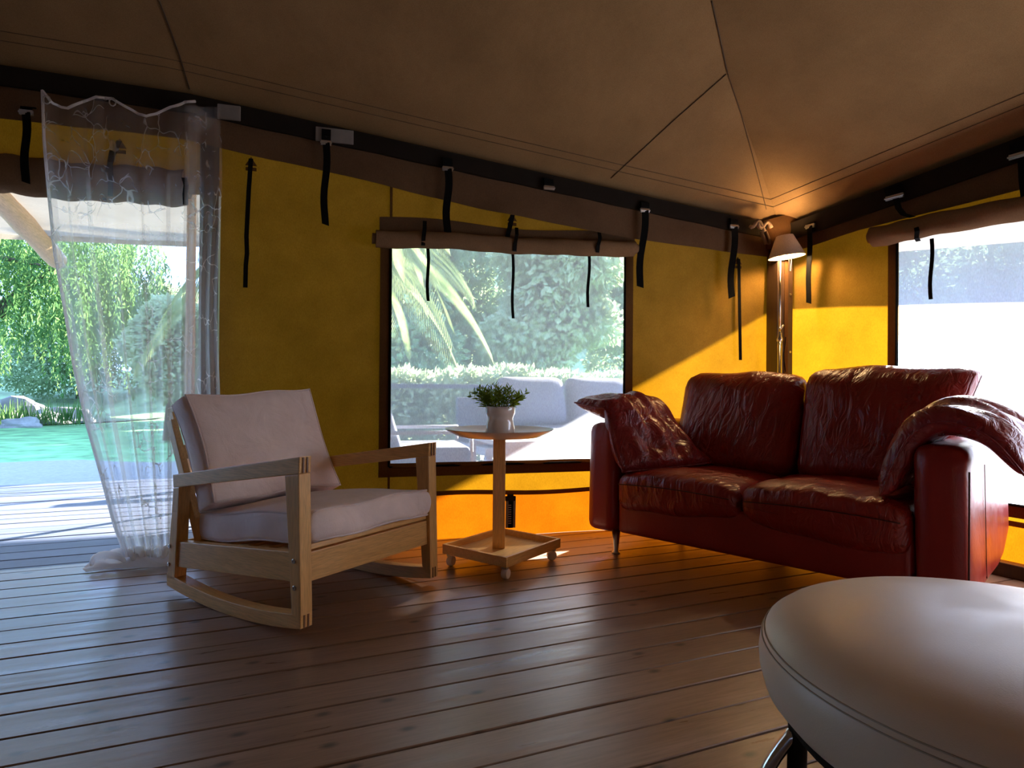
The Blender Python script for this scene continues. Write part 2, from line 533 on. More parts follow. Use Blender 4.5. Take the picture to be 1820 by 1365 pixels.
# ================================================================== STRUCTURE
# ---- floor: one board one object, running along X
fl_o = MB().box((.3, .93, -.06), (3.3, 2.345, .02)).build('floor', M['sub'])
structure(fl_o, 'dark pine board floor of the tent room', 'floor')
bm_ = MB()
W_, G_ = .125, .0065
X0, X1 = -2.9, 3.5
hw = (W_ - G_) / 2
prof = [(-hw, -.03), (-hw, -.0022), (-hw + .0018, 0), (hw - .0018, 0), (hw, -.0022), (hw, -.03)]
bm_.prism([(0, a, b) for a, b in prof], (X1 - X0, 0, 0))
plank_me = None
for k in range(-24, 13):
    yc = 1.602 + .125 * k + .0625
    if plank_me is None:
        o = bm_.build('plank', M['plank'], fl_o, loc=(X0, yc, 0)); plank_me = o.data
    else:
        o = bpy.data.objects.new('plank', plank_me); COL.objects.link(o); o.parent = fl_o; o.location = (X0, yc, 0)
    o.location.z += random.uniform(-.0012, .0008)
th = MB().box((-1.6, 3.252, -.012), (1.35, .023, .012)).build('threshold', M['plank'], fl_o)

# ---- veranda deck
dk = MB().box((0, 4.75, -.12), (7, 1.46, .04)).build('deck', M['sub'])
structure(dk, 'weathered plank deck of the veranda outside the door', 'deck')
d_me = None
hw = .0745
prof = [(-hw, -.03), (-hw, -.004), (-hw + .004, 0), (hw - .004, 0), (hw, -.004), (hw, -.03)]
for k in range(19):
    yc = 3.275 + .155 * k + .0775
    if d_me is None:
        mb = MB(); mb.prism([(0, a, b) for a, b in prof], (14, 0, 0))
        o = mb.build('deck_board', M['deck'], dk, loc=(-7, yc, -.03)); d_me = o.data
    else:
        o = bpy.data.objects.new('deck_board', d_me); COL.objects.link(o); o.parent = dk; o.location = (-7, yc, -.03)
    o.location.z += random.uniform(-.002, .002)

# ---- ground
gm = MB().grid(lambda u, v: (-70 + 150 * u, 5.0 + 115 * v, -.42 + .03 * math.sin(u * 40) * math.sin(v * 31)), 30, 30)
gr = structure(gm.build('lawn', M['lawn'], smooth=True), 'green lawn stretching from the gravel to the pond', 'lawn')
gm = MB().grid(lambda u, v: (-60 + 120 * u, -40 + 46 * v, -.44), 6, 6)
structure(gm.build('ground_beside_tent', M['gravel']), 'pale gravel around the tent', 'ground')
def path_edge(u):
    x = -16 + 34 * u
    return x, 11.6 + .7 * math.sin(x * .9) + .4 * math.sin(x * 2.3 + 1)
gm = MB().grid(lambda u, v: (path_edge(u)[0], 6.1 + (path_edge(u)[1] - 6.1) * v, -.375 + .004 * math.sin(u * 60)), 60, 8)
structure(gm.build('gravel_path', M['gravel'], smooth=True), 'sunlit pale gravel path between deck and lawn', 'path')
def hillz(x, y):
    t = max(0.0, min(1.0, (y - 22 - .25 * max(0, -x)) / 22)); return -.46 + (2.5 + 10.5 * max(0.0, min(1.0, (x + 5) / 8))) * t * t * (3 - 2 * t) + .5 * math.sin(x * .25) * t
gm = MB().grid(lambda u, v: (-80 + 160 * u, 20 + 60 * v, hillz(-80 + 160 * u, 20 + 60 * v)), 60, 30)
structure(gm.build('hill', M['hillgreen'], smooth=True), 'overgrown green hillside beyond the garden', 'hill')
# pond behind the lawn
gm = MB().lathe([(0.01, 0), (6.5, 0)], (-9.0, 26.5, -.36), 40, capb=False, capt=False)
structure(gm.build('pond', M['water']), 'dark pond under the willow', 'pond')

# ---- walls
def eave_b(x):   # underside of roof over the back wall
    return 2.119 - .1148 * x if x > -.27 else 2.15 - .035 * (x + .27)
def fold(t, z):
    return .006 * math.sin(t * 9 + 2 * math.sin(z * 2.1)) + .004 * math.sin(z * 7 + t * 3) + .010 * math.exp(-((t - 3.2) / .12) ** 2) * math.sin(z * 5 + t * 40)
def panel(mb, P, t0, t1, z0, z1, step=.05, f=fold):
    nu = max(1, int(abs(t1 - t0) / step)); nv = 14
    def fn(u, v):
        t = t0 + (t1 - t0) * u
        zt = z1(t) if callable(z1) else z1
        zb = z0(t) if callable(z0) else z0
        z = zb + (zt - zb) * v
        return P(t, z, f(t, z))
    return mb.grid(fn, nu, nv)
topB = lambda t: eave_b((A0 + UB * t).x)
LB = (K0 - A0).length
jamb = tB(wb(388, 800))
wl, wr_ = tB(wb(692, 700)), tB(wb(1107, 700))
WZ0, WZ1 = .388, 1.56
SEAM = .235
TL = -2.75
mb = MB()
panel(mb, pB, jamb, wl, SEAM, topB)
sl0, sl1 = tB(Vector((1.775, 3.02, 0))), wr_
panel(mb, pB, wl, sl0, SEAM, WZ0); panel(mb, pB, sl0, sl1, .33, WZ0)      # gap added behind the sofa arm to let a sun patch onto the floor
panel(mb, pB, wl, wr_, WZ1, topB)
panel(mb, pB, wr_, LB, SEAM, topB)
panel(mb, pB, -2.05, jamb, lambda t: 1.70, topB)
panel(mb, pB, TL, -2.05, 0, topB)
wall_b = structure(mb.build('wall_back', M['yellow'], smooth=True), 'yellow canvas back wall with door and window', 'wall')
mb = MB()
panel(mb, pB, jamb, LB, 0.0, SEAM)
mb.build('skirt', M['orange'], wall_b, smooth=True)
# hems and seams of the back wall: raised tapes
def tape(mb, P, a, b, wdt, th=.003, off=.012):
    """flat tape between two (t,z) points on a wall"""
    (t0, z0), (t1, z1) = a, b
    d = Vector((t1 - t0, z1 - z0)); d.normalize(); n = Vector((-d.y, d.x)) * wdt / 2
    q = [P(t0 + n.x, z0 + n.y, off), P(t1 + n.x, z1 + n.y, off), P(t1 - n.x, z1 - n.y, off), P(t0 - n.x, z0 - n.y, off)]
    e = (P(0, 0, off + th) - P(0, 0, off))
    return mb.prism(q, e)
mb = MB()
mb.grid(lambda u, v: pB(jamb + (LB - jamb) * u, SEAM + .012 * (v - .5) * 2 + .008 * math.sin(u * 21), fold(jamb + (LB - jamb) * u, SEAM) + .006 + .005 * math.sin(math.pi * v)), 60, 4)
mb.build('seam_strip', M['hem'], wall_b, smooth=True)
mb = MB(); tsm = tB(wb(695, 360))
tape(mb, pB, (tsm, topB(tsm) - .05), (tsm, 1.62), .013); tape(mb, pB, (tsm, .36), (tsm, 0), .012)
mb.build('zip_seam', M['hem'], wall_b)

# right wall
eave_r = lambda t: topB(LB) + .088 * t
w2l = tR(wr(1597, 600)); w2r = 3.0
R_END = 5.2
mb = MB()
panel(mb, pR, 0, w2l, .22, eave_r); panel(mb, pR, w2l, w2r, .22, .30); panel(mb, pR, w2l, w2r, lambda t: 1.60 + .03 * (t - w2l), eave_r)
panel(mb, pR, w2r, R_END, .22, eave_r)
wall_r = structure(mb.build('wall_right', M['yellow'], smooth=True), 'yellow canvas wall behind the sofa with wide window', 'wall')
mb = MB(); panel(mb, pR, 0, R_END, 0, .22); mb.build('skirt', M['orange'], wall_r, smooth=True)
mb = MB(); mb.grid(lambda u, v: pR(R_END * u, .22 + .012 * (v - .5) * 2, .006 + fold(R_END * u, .22) + .005 * math.sin(math.pi * v)), 40, 4)
mb.build('seam_strip', M['hem'], wall_r, smooth=True)
o = MB().box(pR(1.9, .03, .05), (1.9, .03, .03), (UR, NR, Vector((0, 0, 1)))).build('baseboard_right', M['darkwood'], bevel=.004)
structure(o, 'dark timber kerb along the foot of the right wall', 'baseboard')

# walls out of frame that close the room
PL = pB(TL, 0); PRr = pR(R_END, 0)
LWC = Vector((-3.0, -2.3, 0))
def seg_wall(name, a, b, h0, h1, mat, lab):
    a, b = Vector(a), Vector(b)
    d = b - a; nn = Vector((-d.y, d.x, 0)).normalized()
    def fn(u, v):
        p = a + d * u + nn * fold(u * d.length, v * 2)
        return Vector((p.x, p.y, (h0 + (h1 - h0) * u) * v))
    return structure(MB().grid(fn, 30, 12).build(name, mat, smooth=True), lab, 'wall')
seg_wall('wall_left', PL, LWC, 2.25, 2.3, M['roof'], 'tan canvas wall on the door side')
seg_wall('wall_rear', LWC, PRr, 2.3, 2.25, M['roof'], 'tan canvas wall behind the viewer')

# ---- ceiling
EK = Vector((K0.x, K0.y, topB(LB)))
H1 = Vector((2.069, 2.313, 2.30)); H2 = Vector((1.786, 2.091, 2.45)); H3 = Vector((1.08, 1.54, 2.80))
hip = [EK, (EK + H1) / 2 + Vector((0, 0, .012)), H1, H2, H3]
def hip_at(v):
    f = v * (len(hip) - 1); i = min(int(f), len(hip) - 2); return hip[i].lerp(hip[i + 1], f - i)
LEFT_E = pB(TL, topB(TL)); LEFT_U = Vector((TL - .1, 2.05, 3.0))
def roof_b(u, v):
    e = pB(LB * (1 - u) + TL * u, topB(LB * (1 - u) + TL * u))
    h = hip_at(v)
    l = LEFT_E.lerp(LEFT_U, v)
    # ruled between eave line and hip, straight slope otherwise
    p = h.lerp(Vector((l.x, l.y + (h.y - EK.y) * 0, h.z + (l.z - h.z) * u)), u)
    p.z = (h.z - EK.z) * (1 - u) + (l.z - LEFT_E.z) * u + e.z - (0 if v > 0 else 0)
    p.z -= .02 * math.sin(math.pi * v) * math.sin(math.pi * u)
    return p
FRONT_E = pR(R_END, eave_r(R_END)); FRONT_U = Vector((1.25, -2.4, 3.0))
def roof_r(u, v):
    e = pR(R_END * u, eave_r(R_END * u)); h = hip_at(v); l = FRONT_E.lerp(FRONT_U, v)
    p = h.lerp(l, u)
    p.z = (h.z - EK.z) * (1 - u) + (l.z - FRONT_E.z) * u + e.z - .02 * math.sin(math.pi * v) * math.sin(math.pi * u)
    return p
mb = MB(); mb.grid(roof_b, 40, 16); mb.grid(roof_r, 40, 16)
mb.add([H3, roof_b(1, 1), (TL - .3, -2.5, 3.0), roof_r(1, 1)], [(0, 1, 2, 3)])
mb.add([roof_b(1, 0), roof_b(1, 1), (-3.1, -2.5, 3.0), (-3.05, -2.35, 2.25)], [(0, 1, 2, 3)])
mb.add([roof_r(1, 0), roof_r(1, 1), (-3.1, -2.5, 3.0), (-3.05, -2.35, 2.25)], [(0, 1, 2, 3)])
ceil = structure(mb.build('ceiling', M['roof'], smooth=True), 'tan canvas roof sloping up from the eaves', 'ceiling')
from mathutils.bvhtree import BVHTree
_bv = BVHTree.FromPolygons([Vector(v) for v in mb.v], mb.f)
def on_roof(px, py, off=.004):
    d = ray(px, py).normalized()
    h = _bv.ray_cast(CAM, d)
    return h[0] - d * off if h[0] is not None else None
def roof_seam(pts, r=.004, mat='rail', n=14):
    q = []
    for (a, b) in zip(pts, pts[1:]):
        for i in range(n): q.append(on_roof(a[0] + (b[0] - a[0]) * i / n, a[1] + (b[1] - a[1]) * i / n))
    q.append(on_roof(*pts[-1]))
    if None in q: print('seam misses the roof', pts[0], [i for i, p in enumerate(q) if p is None])
    q = [p for p in q if p is not None]
    MB().tube(q, r, 6).build('roof_seam', M[mat], ceil, smooth=True)
roof_seam([(1362, 372), (1340, 285), (1318, 205), (1293, 130)], .002, 'seamtan')
roof_seam([(1293, 130), (1278, 60), (1265, 2)], .0032, 'seamtan')
roof_seam([(1291, 132), (1200, 212), (1086, 317)], .0022, 'seamtan')
roof_seam([(337, 158), (318, 95), (284, 2)], .0032, 'seamtan')

# stitch lines parallel to the eaves
for (f, dv) in ((roof_b, .115), (roof_b, .088)):
    q = [f(i / 40 * .92, dv) for i in range(41)]
    MB().tube([p + (CAM - p).normalized() * .003 for p in q], .0013, 5).build('stitch_line', M['seamtan'], ceil)
for (f, dv) in ((roof_r, .115), (roof_r, .088)):
    q = [f(i / 40 * .7, dv) for i in range(41)]
    MB().tube([p + (CAM - p).normalized() * .003 for p in q], .0013, 5).build('stitch_line', M['seamtan'], ceil)

# ---- eave rails and the brown valance hanging from them
def strip_b(t0, t1, zt, zb, off, name, mat, parent, n=60, wav=.006):
    mb = MB()
    def fn(u, v):
        t = t0 + (t1 - t0) * u
        a, b = zt(t), zb(t)
        return pB(t, a + (b - a) * v, off + wav * math.sin(t * 7 + v * 3) * v + .004 * math.sin(t * 17))
    mb.grid(fn, n, 8)
    return mb.build(name, mat, parent, smooth=True)
mb = MB()
def rail_box(P, ts, zf, d0, d1, h):
    for a, b in zip(ts, ts[1:]):
        q = [P(a, zf(a), d0), P(a, zf(a), d1), P(a, zf(a) - h, d1), P(a, zf(a) - h, d0)]
        q2 = [P(b, zf(b), d0), P(b, zf(b), d1), P(b, zf(b) - h, d1), P(b, zf(b) - h, d0)]
        mb.add(q + q2, [(0, 1, 2, 3), (7, 6, 5, 4), (0, 4, 5, 1), (1, 5, 6, 2), (2, 6, 7, 3), (3, 7, 4, 0)])
rail_box(pB, [TL, -.01, LB - .06], lambda t: topB(t) - .006, .012, .07, .085)
rail1 = structure(mb.build('trim_1', M['rail']), 'dark eave rail along the top of the back wall', 'rail')
mb = MB()
rail_box(pR, [.05, 2.5, R_END], lambda t: eave_r(t) - .006, .012, .07, .10)
rail2 = structure(mb.build('trim_2', M['rail']), 'dark eave rail along the top of the right wall', 'rail')
# grey sleeves where rail lengths join
for x0, x1, y, hh in ((562, 628, 243, 30), (392, 432, 205, 20)):
    a, b = tB(wb(x0, y)), tB(wb(x1, y))
    MB().box(pB((a + b) / 2, topB((a + b) / 2) - .055, .075), ((b - a) / 2, .006, .034), (UB, NB, Vector((0, 0, 1)))).build('tape_sleeve', M['tape'], rail1, bevel=.003)

zq = [(tB(wb(x, y)), wb(x, y).z) for x, y in ((0, 217), (335, 255), (387, 268), (620, 320), (860, 378), (1130, 430), (1372, 462))]
zq = [(TL, 1.96)] + zq
def val_bot(t):
    for (a, za), (b, zb_) in zip(zq, zq[1:]):
        if t <= b: return za + (zb_ - za) * (t - a) / (b - a)
    return zq[-1][1]
v1 = strip_b(TL, LB - .02, lambda t: topB(t) - .06, val_bot, .05, 'trim_3', M['brown'], None, 80)
structure(v1, 'brown canvas valance under the back eave rail', 'valance')
mb = MB()
def fnr(u, v):
    t = .02 + (R_END - .02) * u
    a = eave_r(t) - .06; b = 1.60 + .095 * min(t, .5) + .02 * max(0, t - .5)
    return pR(t, a + (b - a) * v, .05 + .006 * math.sin(t * 7 + v * 3) * v)
mb.grid(fnr, 60, 8)
structure(mb.build('trim_4', M['brown'], smooth=True), 'brown canvas valance under the right eave rail', 'valance')

# ---- posts
pc = Vector((2.905, 2.79, 0))
mb = MB().box((pc.x, pc.y, .84), (.054, .05, .84), (UB, NB, Vector((0, 0, 1))))
post = structure(mb.build('corner_post', M['darkwood'], bevel=.006), 'dark timber post in the tent corner behind the sofa', 'post')
mb = MB().box(pc + NB * .052 + UB * .004 + Vector((0, 0, .8)), (.012, .004, .8), (UB, NB, Vector((0, 0, 1))))
mb.build('cover_strip', M['hem'], post)
for z in (1.02, 1.36):
    MB().lathe([(.007, 0), (.006, .006)], pc + NB * .05 + UB * .033 + Vector((0, 0, z)), 10, NB).build('screw_head', M['steel'], post)
# gathered canvas cap with rope at the corner
mb = MB()
def capf(u, v):
    a = -1.9 + 3.8 * u
    r = .16 - .05 * v + .012 * math.sin(a * 7)
    d = Vector((-math.cos(a) * .7 - .15, -.9 * math.cos(a), 0)).normalized()
    base = Vector((2.93, 2.80, 0))
    lat = Vector((.83, -.55, 0))
    p = base + lat * (math.sin(a) * r) + Vector((-.55, -.83, 0)) * (max(0, math.cos(a)) * .07 * (1 - .35 * abs(v - .45)) )
    p.z = 1.81 - .17 * v + .02 * math.cos(a) - .03 * abs(math.sin(a))
    return p
mb.grid(capf, 30, 8)
cap = mb.build('canvas_cap', M['hem'], post, smooth=True)
mb = MB()
for k in range(2):
    q = [wb(1345 + 26 * i / 9 - 12 * k, 395 + 8 * math.sin(i * .7 + k) + i * 1.1, .16) for i in range(10)]
    mb.tube(q, .011, 7)
mb.tube([wb(1352, 412, .15), wb(1358, 424, .15), wb(1362, 434, .15)], .010, 7)
mb.tube([wb(1360, 410, .15), wb(1366, 424, .15), wb(1367, 434, .15)], .010, 7)
mb.build('rope', plain('twine', (.16, .10, .06), .9), post, smooth=True)

jd = pB(jamb - .05, 0, -.03)
mb = MB().box(jd + Vector((0, 0, 1.03)), (.042, .035, 1.03), (UB, NB, Vector((0, 0, 1))))
structure(mb.build('door_post', M['darkwood'], bevel=.006), 'dark timber post at the right of the doorway', 'post')

# ================================================================== WINDOWS
# --- back window
win1 = empty('window_1', pB((wl + wr_) / 2, WZ0), 'clear film window in the yellow back wall', 'window', kind='structure')
MB().grid(lambda u, v: pB(wl + (wr_ - wl) * u, WZ0 + (WZ1 - WZ0) * v, .004 * math.sin(u * 9) * math.sin(v * 6 + 1)), 30, 24).build('pane', M['film'], win1, smooth=True)
def hemstrip(parent, P, t0, t1, z0, z1, off=.012):
    o = MB().box(P((t0 + t1) / 2, (z0 + z1) / 2, off), (abs(t1 - t0) / 2, .003, abs(z1 - z0) / 2), (UB if P is pB else UR, NB if P is pB else NR, Vector((0, 0, 1)))).build('hem', M['hem'], parent)
    return o
def edge_cord(parent, P, a, b):
    MB().tube([P(a[0], a[1], .016), P((a[0] + b[0]) / 2, (a[1] + b[1]) / 2, .018), P(b[0], b[1], .016)], .0065, 6).build('edge_binding', M['lattice'], parent, smooth=True)
hl = tB(wb(674, 650)); hr = tB(wb(1123, 560))
hemstrip(win1, pB, hl, wl, .335, WZ1); hemstrip(win1, pB, wr_, hr, .335, WZ1)
hemstrip(win1, pB, wl, wr_, .335, WZ0)
edge_cord(win1, pB, (wl, WZ0), (wl, WZ1)); edge_cord(win1, pB, (wr_, WZ0), (wr_, WZ1)); edge_cord(win1, pB, (wl, WZ0), (wr_, WZ0))
MB().grid(lambda u, v: pB(wl + (wr_ - wl) * u, WZ0 - .004 + .022 * v, .02 + .006 * math.sin(u * 24)), 40, 2).build('folded_sill', M['hem'], win1, smooth=True)

# --- right window
WY0, = (.305,)
win2 = empty('window_2', pR((w2l + w2r) / 2, WY0), 'wide clear film window behind the sofa', 'window', kind='structure')
MB().grid(lambda u, v: pR(w2l + (w2r - w2l) * u, WY0 + (1.62 - WY0) * v, .004 * math.sin(u * 15) * math.sin(v * 6 + 1)), 40, 24).build('pane', M['filmside'], win2, smooth=True)
h2 = tR(wr(1581, 550))
hemstrip(win2, pR, h2, w2l, .25, 1.62); hemstrip(win2, pR, w2l, w2r, .25, WY0)
edge_cord(win2, pR, (w2l, WY0), (w2l, 1.6)); edge_cord(win2, pR, (w2l, WY0), (w2r, WY0))
hemstrip(win2, pR, w2r, w2r + .05, .25, 1.62)

# ================================================================== STRAPS AND BLINDS
def ribbon(mb, pts, wdir, wd, th=.0016):
    pts = [Vector(p) for p in pts]; n = len(pts)
    wdir = Vector(wdir).normalized()
    vs_ = []
    for i, p in enumerate(pts):
        t = (pts[min(i + 1, n - 1)] - pts[max(i - 1, 0)]).normalized()
        nr = t.cross(wdir).normalized() * th
        for s_ in (-1, 1):
            for k in (-1, 1): vs_.append(p + wdir * wd / 2 * s_ + nr * k)
    fs_ = []
    for i in range(n - 1):
        a, b = i * 4, i * 4 + 4
        fs_ += [(a, a + 2, b + 2, b), (a + 1, b + 1, b + 3, a + 3), (a, b, b + 1, a + 1), (a + 2, a + 3, b + 3, b + 2)]
    fs_ += [(0, 1, 3, 2), (4 * n - 4, 4 * n - 2, 4 * n - 1, 4 * n - 3)]
    return mb.add(vs_, fs_)
def strap(label, x0, y0, x1, y1, ybuck, wpx, P='b', skew=.012, group=None):
    """webbing strap looped over the rail, with its buckle and hanging tail"""
    fn, U, Nn = (wb, UB, NB) if P == 'b' else (wr, UR, NR)
    a, k, b = fn(x0, y0, .088), fn(x0 + (x1 - x0) * (ybuck - y0) / max(1, y1 - y0), ybuck, .088), fn(x1, y1, .075)
    wd = (fn(x0 + wpx, y0, .088) - a).length * abs((fn(x0 + wpx, y0, .088) - a).normalized().dot(U)) or .03
    root = empty('webbing_strap', a, label, 'strap', group)
    mb = MB()
    ribbon(mb, [a - Nn * .085 + Vector((0, 0, .004)), a - Nn * .03 + Vector((0, 0, .012)), a, (a + k) / 2 + Nn * .003, k], U, wd * 1.25)
    mb.build('rail_loop', M['lattice'], root)
    mb = MB().box(k, (wd * .72, .006, .011), (U, Nn, Vector((0, 0, 1)))).box(k + Nn * .006, (wd * .80, .002, .004), (U, Nn, Vector((0, 0, 1))))
    mb.build('buckle', M['steel'], root, bevel=.0015)['label'] = 'small steel buckle'
    if y1 - ybuck > 12:
        q = []
        for i in range(13):
            f = i / 12
            p = k.lerp(b, f)
            p = p + U * (.006 * math.sin(f * 7)) + Nn * (.006 * math.sin(f * 5 + 1))
            q.append(p)
        mb = MB(); ribbon(mb, q, U + Nn * .25, wd)
        # slanted cut end
        n = len(mb.v)
        mb.v[n - 1] = tuple(Vector(mb.v[n - 1]) - Vector((0, 0, skew))); mb.v[n - 2] = tuple(Vector(mb.v[n - 2]) - Vector((0, 0, skew)))
        mb.build('tail', M['lattice'], root)
    return root
strap('black webbing strap hanging from the rail over the left edge of the doorway', 47, 190, 44, 322, 200, 17)
strap('black webbing strap hanging through the grey taped rail joint', 580, 230, 577, 397, 254, 13)
strap('black webbing strap hanging in front of the rolled blind over the back window', 796, 282, 795, 415, 300, 13)
strap('short black strap with buckle and no tail on the rail above the window', 975, 318, 976, 340, 334, 13, skew=0)
strap('wavy black strap hanging just beside the upper right corner of the back window', 1147, 360, 1137, 508, 374, 11)
strap('twisted black strap hanging on the yellow wall beside the long thin tie cord', 1305, 390, 1300, 531, 403, 10, skew=-.016)
strap('black strap hanging on the yellow wall at the far side of the lamp', 1440, 397, 1436, 537, 402, 11, 'r')
r_ = strap('black strap on the right rail running down to the rolled blind', 1585, 333, 1592, 356, 350, 22, 'r', 0)
mb = MB(); ribbon(mb, [wr(1592, 352, .092), wr(1597, 370, .10), wr(1606, 381, .11), wr(1622, 386, .115)], UR, .03); mb.build('tail', M['lattice'], r_)
r_ = strap('black strap on the right rail at the very edge of the picture', 1812, 252, 1815, 280, 275, 30, 'r', 0)
mb = MB(); ribbon(mb, [wr(1816, 280, .09), wr(1818, 320, .095), wr(1822, 352, .10)], UR, .03); mb.build('tail', M['lattice'], r_)

def tie(label, pts, wpx, P='b', arrow=True):
    """narrow hanging tie cord sewn on with an arrow-shaped patch"""
    fn, U = (wb, UB) if P == 'b' else (wr, UR)
    q = [fn(x, y, .03) for x, y in pts]
    wd = (fn(pts[0][0] + wpx, pts[0][1], .03) - q[0]).length
    root = empty('tie_cord', q[0], label, 'cord')
    mb = MB(); qq = []
    for a, b in zip(q, q[1:]):
        for i in range(6): qq.append(a.lerp(b, i / 6))
    qq.append(q[-1])
    ribbon(mb, qq, U, wd); mb.build('tape', M['lattice'], root)
    if arrow:
        Z = Vector((0, 0, 1)); c = q[0]
        mb = MB()
        Nn = NB if P == 'b' else NR
        mb.prism([c + U * -.026 - Z * .03 - Nn * .012, c + U * .026 - Z * .03 - Nn * .012, c + Z * .012 - Nn * .012], Nn * .006)
        mb.prism([c + U * -.024 - Z * .055 - Nn * .012, c + U * .024 - Z * .055 - Nn * .012, c + U * .024 - Z * .040 - Nn * .012, c + U * -.024 - Z * .040 - Nn * .012], Nn * .006)
        mb.build('arrow_patch', M['hem'], root)
    return root
tie('long thin black tie cord with arrow patch on the wall between door and window', [(446, 282), (442, 340), (438, 420), (439, 450), (437, 470), (436, 511)], 8)
tie('long thin black tie cord with arrow patch on the wall left of the corner post', [(1313, 460), (1314, 520), (1315, 580), (1316, 640)], 5)

def roll_tube(label, name, P, c_pts, r, parts_fn=None, lip=True, mat='rolled'):
    """rolled-up canvas blind"""
    q = []
    for (a, b) in zip(c_pts, c_pts[1:]):
        for i in range(10): q.append(Vector(a).lerp(Vector(b), i / 10))
    q.append(Vector(c_pts[-1]))
    root = empty(name, q[len(q) // 2], label, 'blind')
    mb = MB(); n = 18
    vs_ = []; fs_ = []
    U, Nn = (UB, NB) if P is pB else (UR, NR)
    Z = Vector((0, 0, 1))
    for i, p in enumerate(q):
        for k in range(n):
            a = 2 * math.pi * k / n
            rr = r * (1 + .07 * math.sin(3 * a + i * .35) + .05 * math.sin(i * 1.1 + a))
            vs_.append(p + Nn * math.cos(a) * rr * .9 + Z * math.sin(a) * rr)
    for i in range(len(q) - 1):
        for k in range(n):
            k2 = (k + 1) % n
            fs_.append((i * n + k, i * n + k2, i * n + n + k2, i * n + n + k))
    fs_ += [tuple(range(n)), tuple(range((len(q) - 1) * n, len(q) * n))]
    mb.add(vs_, fs_)
    # spiral end of the roll, a little proud
    for e, sgn in ((q[0], -1), (q[-1], 1)):
        mb.tube([e + U * .002 * sgn, e + U * .018 * sgn], r * .62, 14)
    o = mb.build('roll', M[mat], root); smooth_edges(o, 60)
    return root
# back window blind: flap above, roll below
rollc = [wb(668, 424, .06), wb(790, 428, .06), wb(915, 436, .06), wb(1020, 441, .06), wb(1127, 442, .06)]
bl1 = roll_tube('brown canvas blind rolled up above the back window', 'rolled_blind', pB, rollc, .043)
zt0, zt1 = wb(674, 387).z, wb(1125, 420).z
ta, tb_ = tB(wb(674, 400)), tB(wb(1125, 420))
MB().grid(lambda u, v: pB(ta + (tb_ - ta) * u, (zt0 + (zt1 - zt0) * u + .012 * math.sin(u * 9)) * (1 - v) + (1.545 + .01 * u) * v, .018 + .02 * v), 30, 5).build('flap', M['brown'], bl1, smooth=True)
def blind_tie(parent, xl, ytop, ybot_roll, xt, y1, wpx, fn, U, Nn, off, rad):
    a, b = fn(xl + 2, ytop, .03), fn(xl, ybot_roll, off)
    wd = max(.012, (fn(xl + wpx, ytop, .03) - fn(xl, ytop, .03)).length)
    mid = fn(xl, (ytop + ybot_roll) / 2 + 4, off + rad + .006)
    mb = MB(); ribbon(mb, [a, a.lerp(mid, .5) + Nn * .018, mid, fn(xl - 1, ybot_roll - 5, off + rad * .7), b - Nn * .01], U, wd)
    mb.build('tie_loop', M['lattice'], parent)
    c = fn(xt, ybot_roll - 4, off - .02); d = fn(xt + (1 if xt < 1000 else -2), y1, .035)
    mb = MB(); ribbon(mb, [c.lerp(d, i / 8) + U * .004 * math.sin(i * .8) for i in range(9)], U, wd * .8)
    mb.build('tie_end', M['lattice'], parent)
blind_tie(bl1, 753, 393, 440, 760, 535, 7, wb, UB, NB, .06, .043)
blind_tie(bl1, 916, 405, 450, 911, 566, 6, wb, UB, NB, .06, .043)
blind_tie(bl1, 1063, 413, 453, 1047, 546, 6, wb, UB, NB, .06, .043)
tie('short slanted black tie with patch above the middle of the back window blind', [(911, 382), (907, 400), (901, 424)], 8)

# right window blind
bl2 = roll_tube('thick brown canvas blind rolled up above the wide right window', 'rolled_blind', pR,
                [wr(1552, 421, .07), wr(1640, 404, .07), wr(1820, 368, .07), pR(2.2, 1.665, .07), pR(3.05, 1.70, .07)], .052)
blind_tie(bl2, 1630, 386, 428, 1656, 532, 8, wr, UR, NR, .07, .052)
# door blind
dr0 = pB(-2.0, 1.715, .07)
bl3 = roll_tube('wide brown canvas door flap rolled up across the doorway', 'rolled_blind', pB,
                [pB(-2.0, 1.72, -.03), wb(0, 310, -.03), wb(120, 320, -.03), wb(240, 330, -.03), wb(330, 333, -.03)], .085)
blind_tie(bl3, 197, 268, 352, 186, 356, 9, wb, UB, NB, -.03, .085)
tie('slanted dark tie cord above the rolled door flap behind the curtain', [(212, 250), (201, 275), (190, 308)], 9)
mb = MB(); q = [wb(327, 316, .10), wb(331, 330, .11), wb(329, 345, .11), wb(330, 364, .10)]
ribbon(mb, q, UB, .022); mb.build('tie_loop', M['lattice'], bl3)

# tensioner on the skirt
rt_ = empty('skirt_tensioner', wb(908, 945, .01), 'dark tension strap with printed tag on the orange skirt behind the table', 'strap')
a, b = wb(908, 882, .02), wb(907, 938, .02)
mb = MB(); ribbon(mb, [a.lerp(b, i / 6) for i in range(7)], UB, .055); mb.build('backing', M['tape'], rt_)
mb = MB(); ribbon(mb, [(a.lerp(b, i / 6)) + NB * .005 for i in range(7)], UB, .026); mb.build('webbing', M['lattice'], rt_)
MB().box(wb(907, 886, .03), (.027, .008, .013), (UB, NB, Vector((0, 0, 1)))).box(wb(907, 882, .03), (.016, .010, .012), (UB, NB, Vector((0, 0, 1)))).build('clip', M['rail'], rt_, bevel=.003)
mb = MB()
for i in range(9):
    p = wb(906, 898 + i * 4, .0265); mb.box(p, (.008, .0006, .0022), (UB, NB, Vector((0, 0, 1))))
mb.build('print_marks', M['print'], rt_)

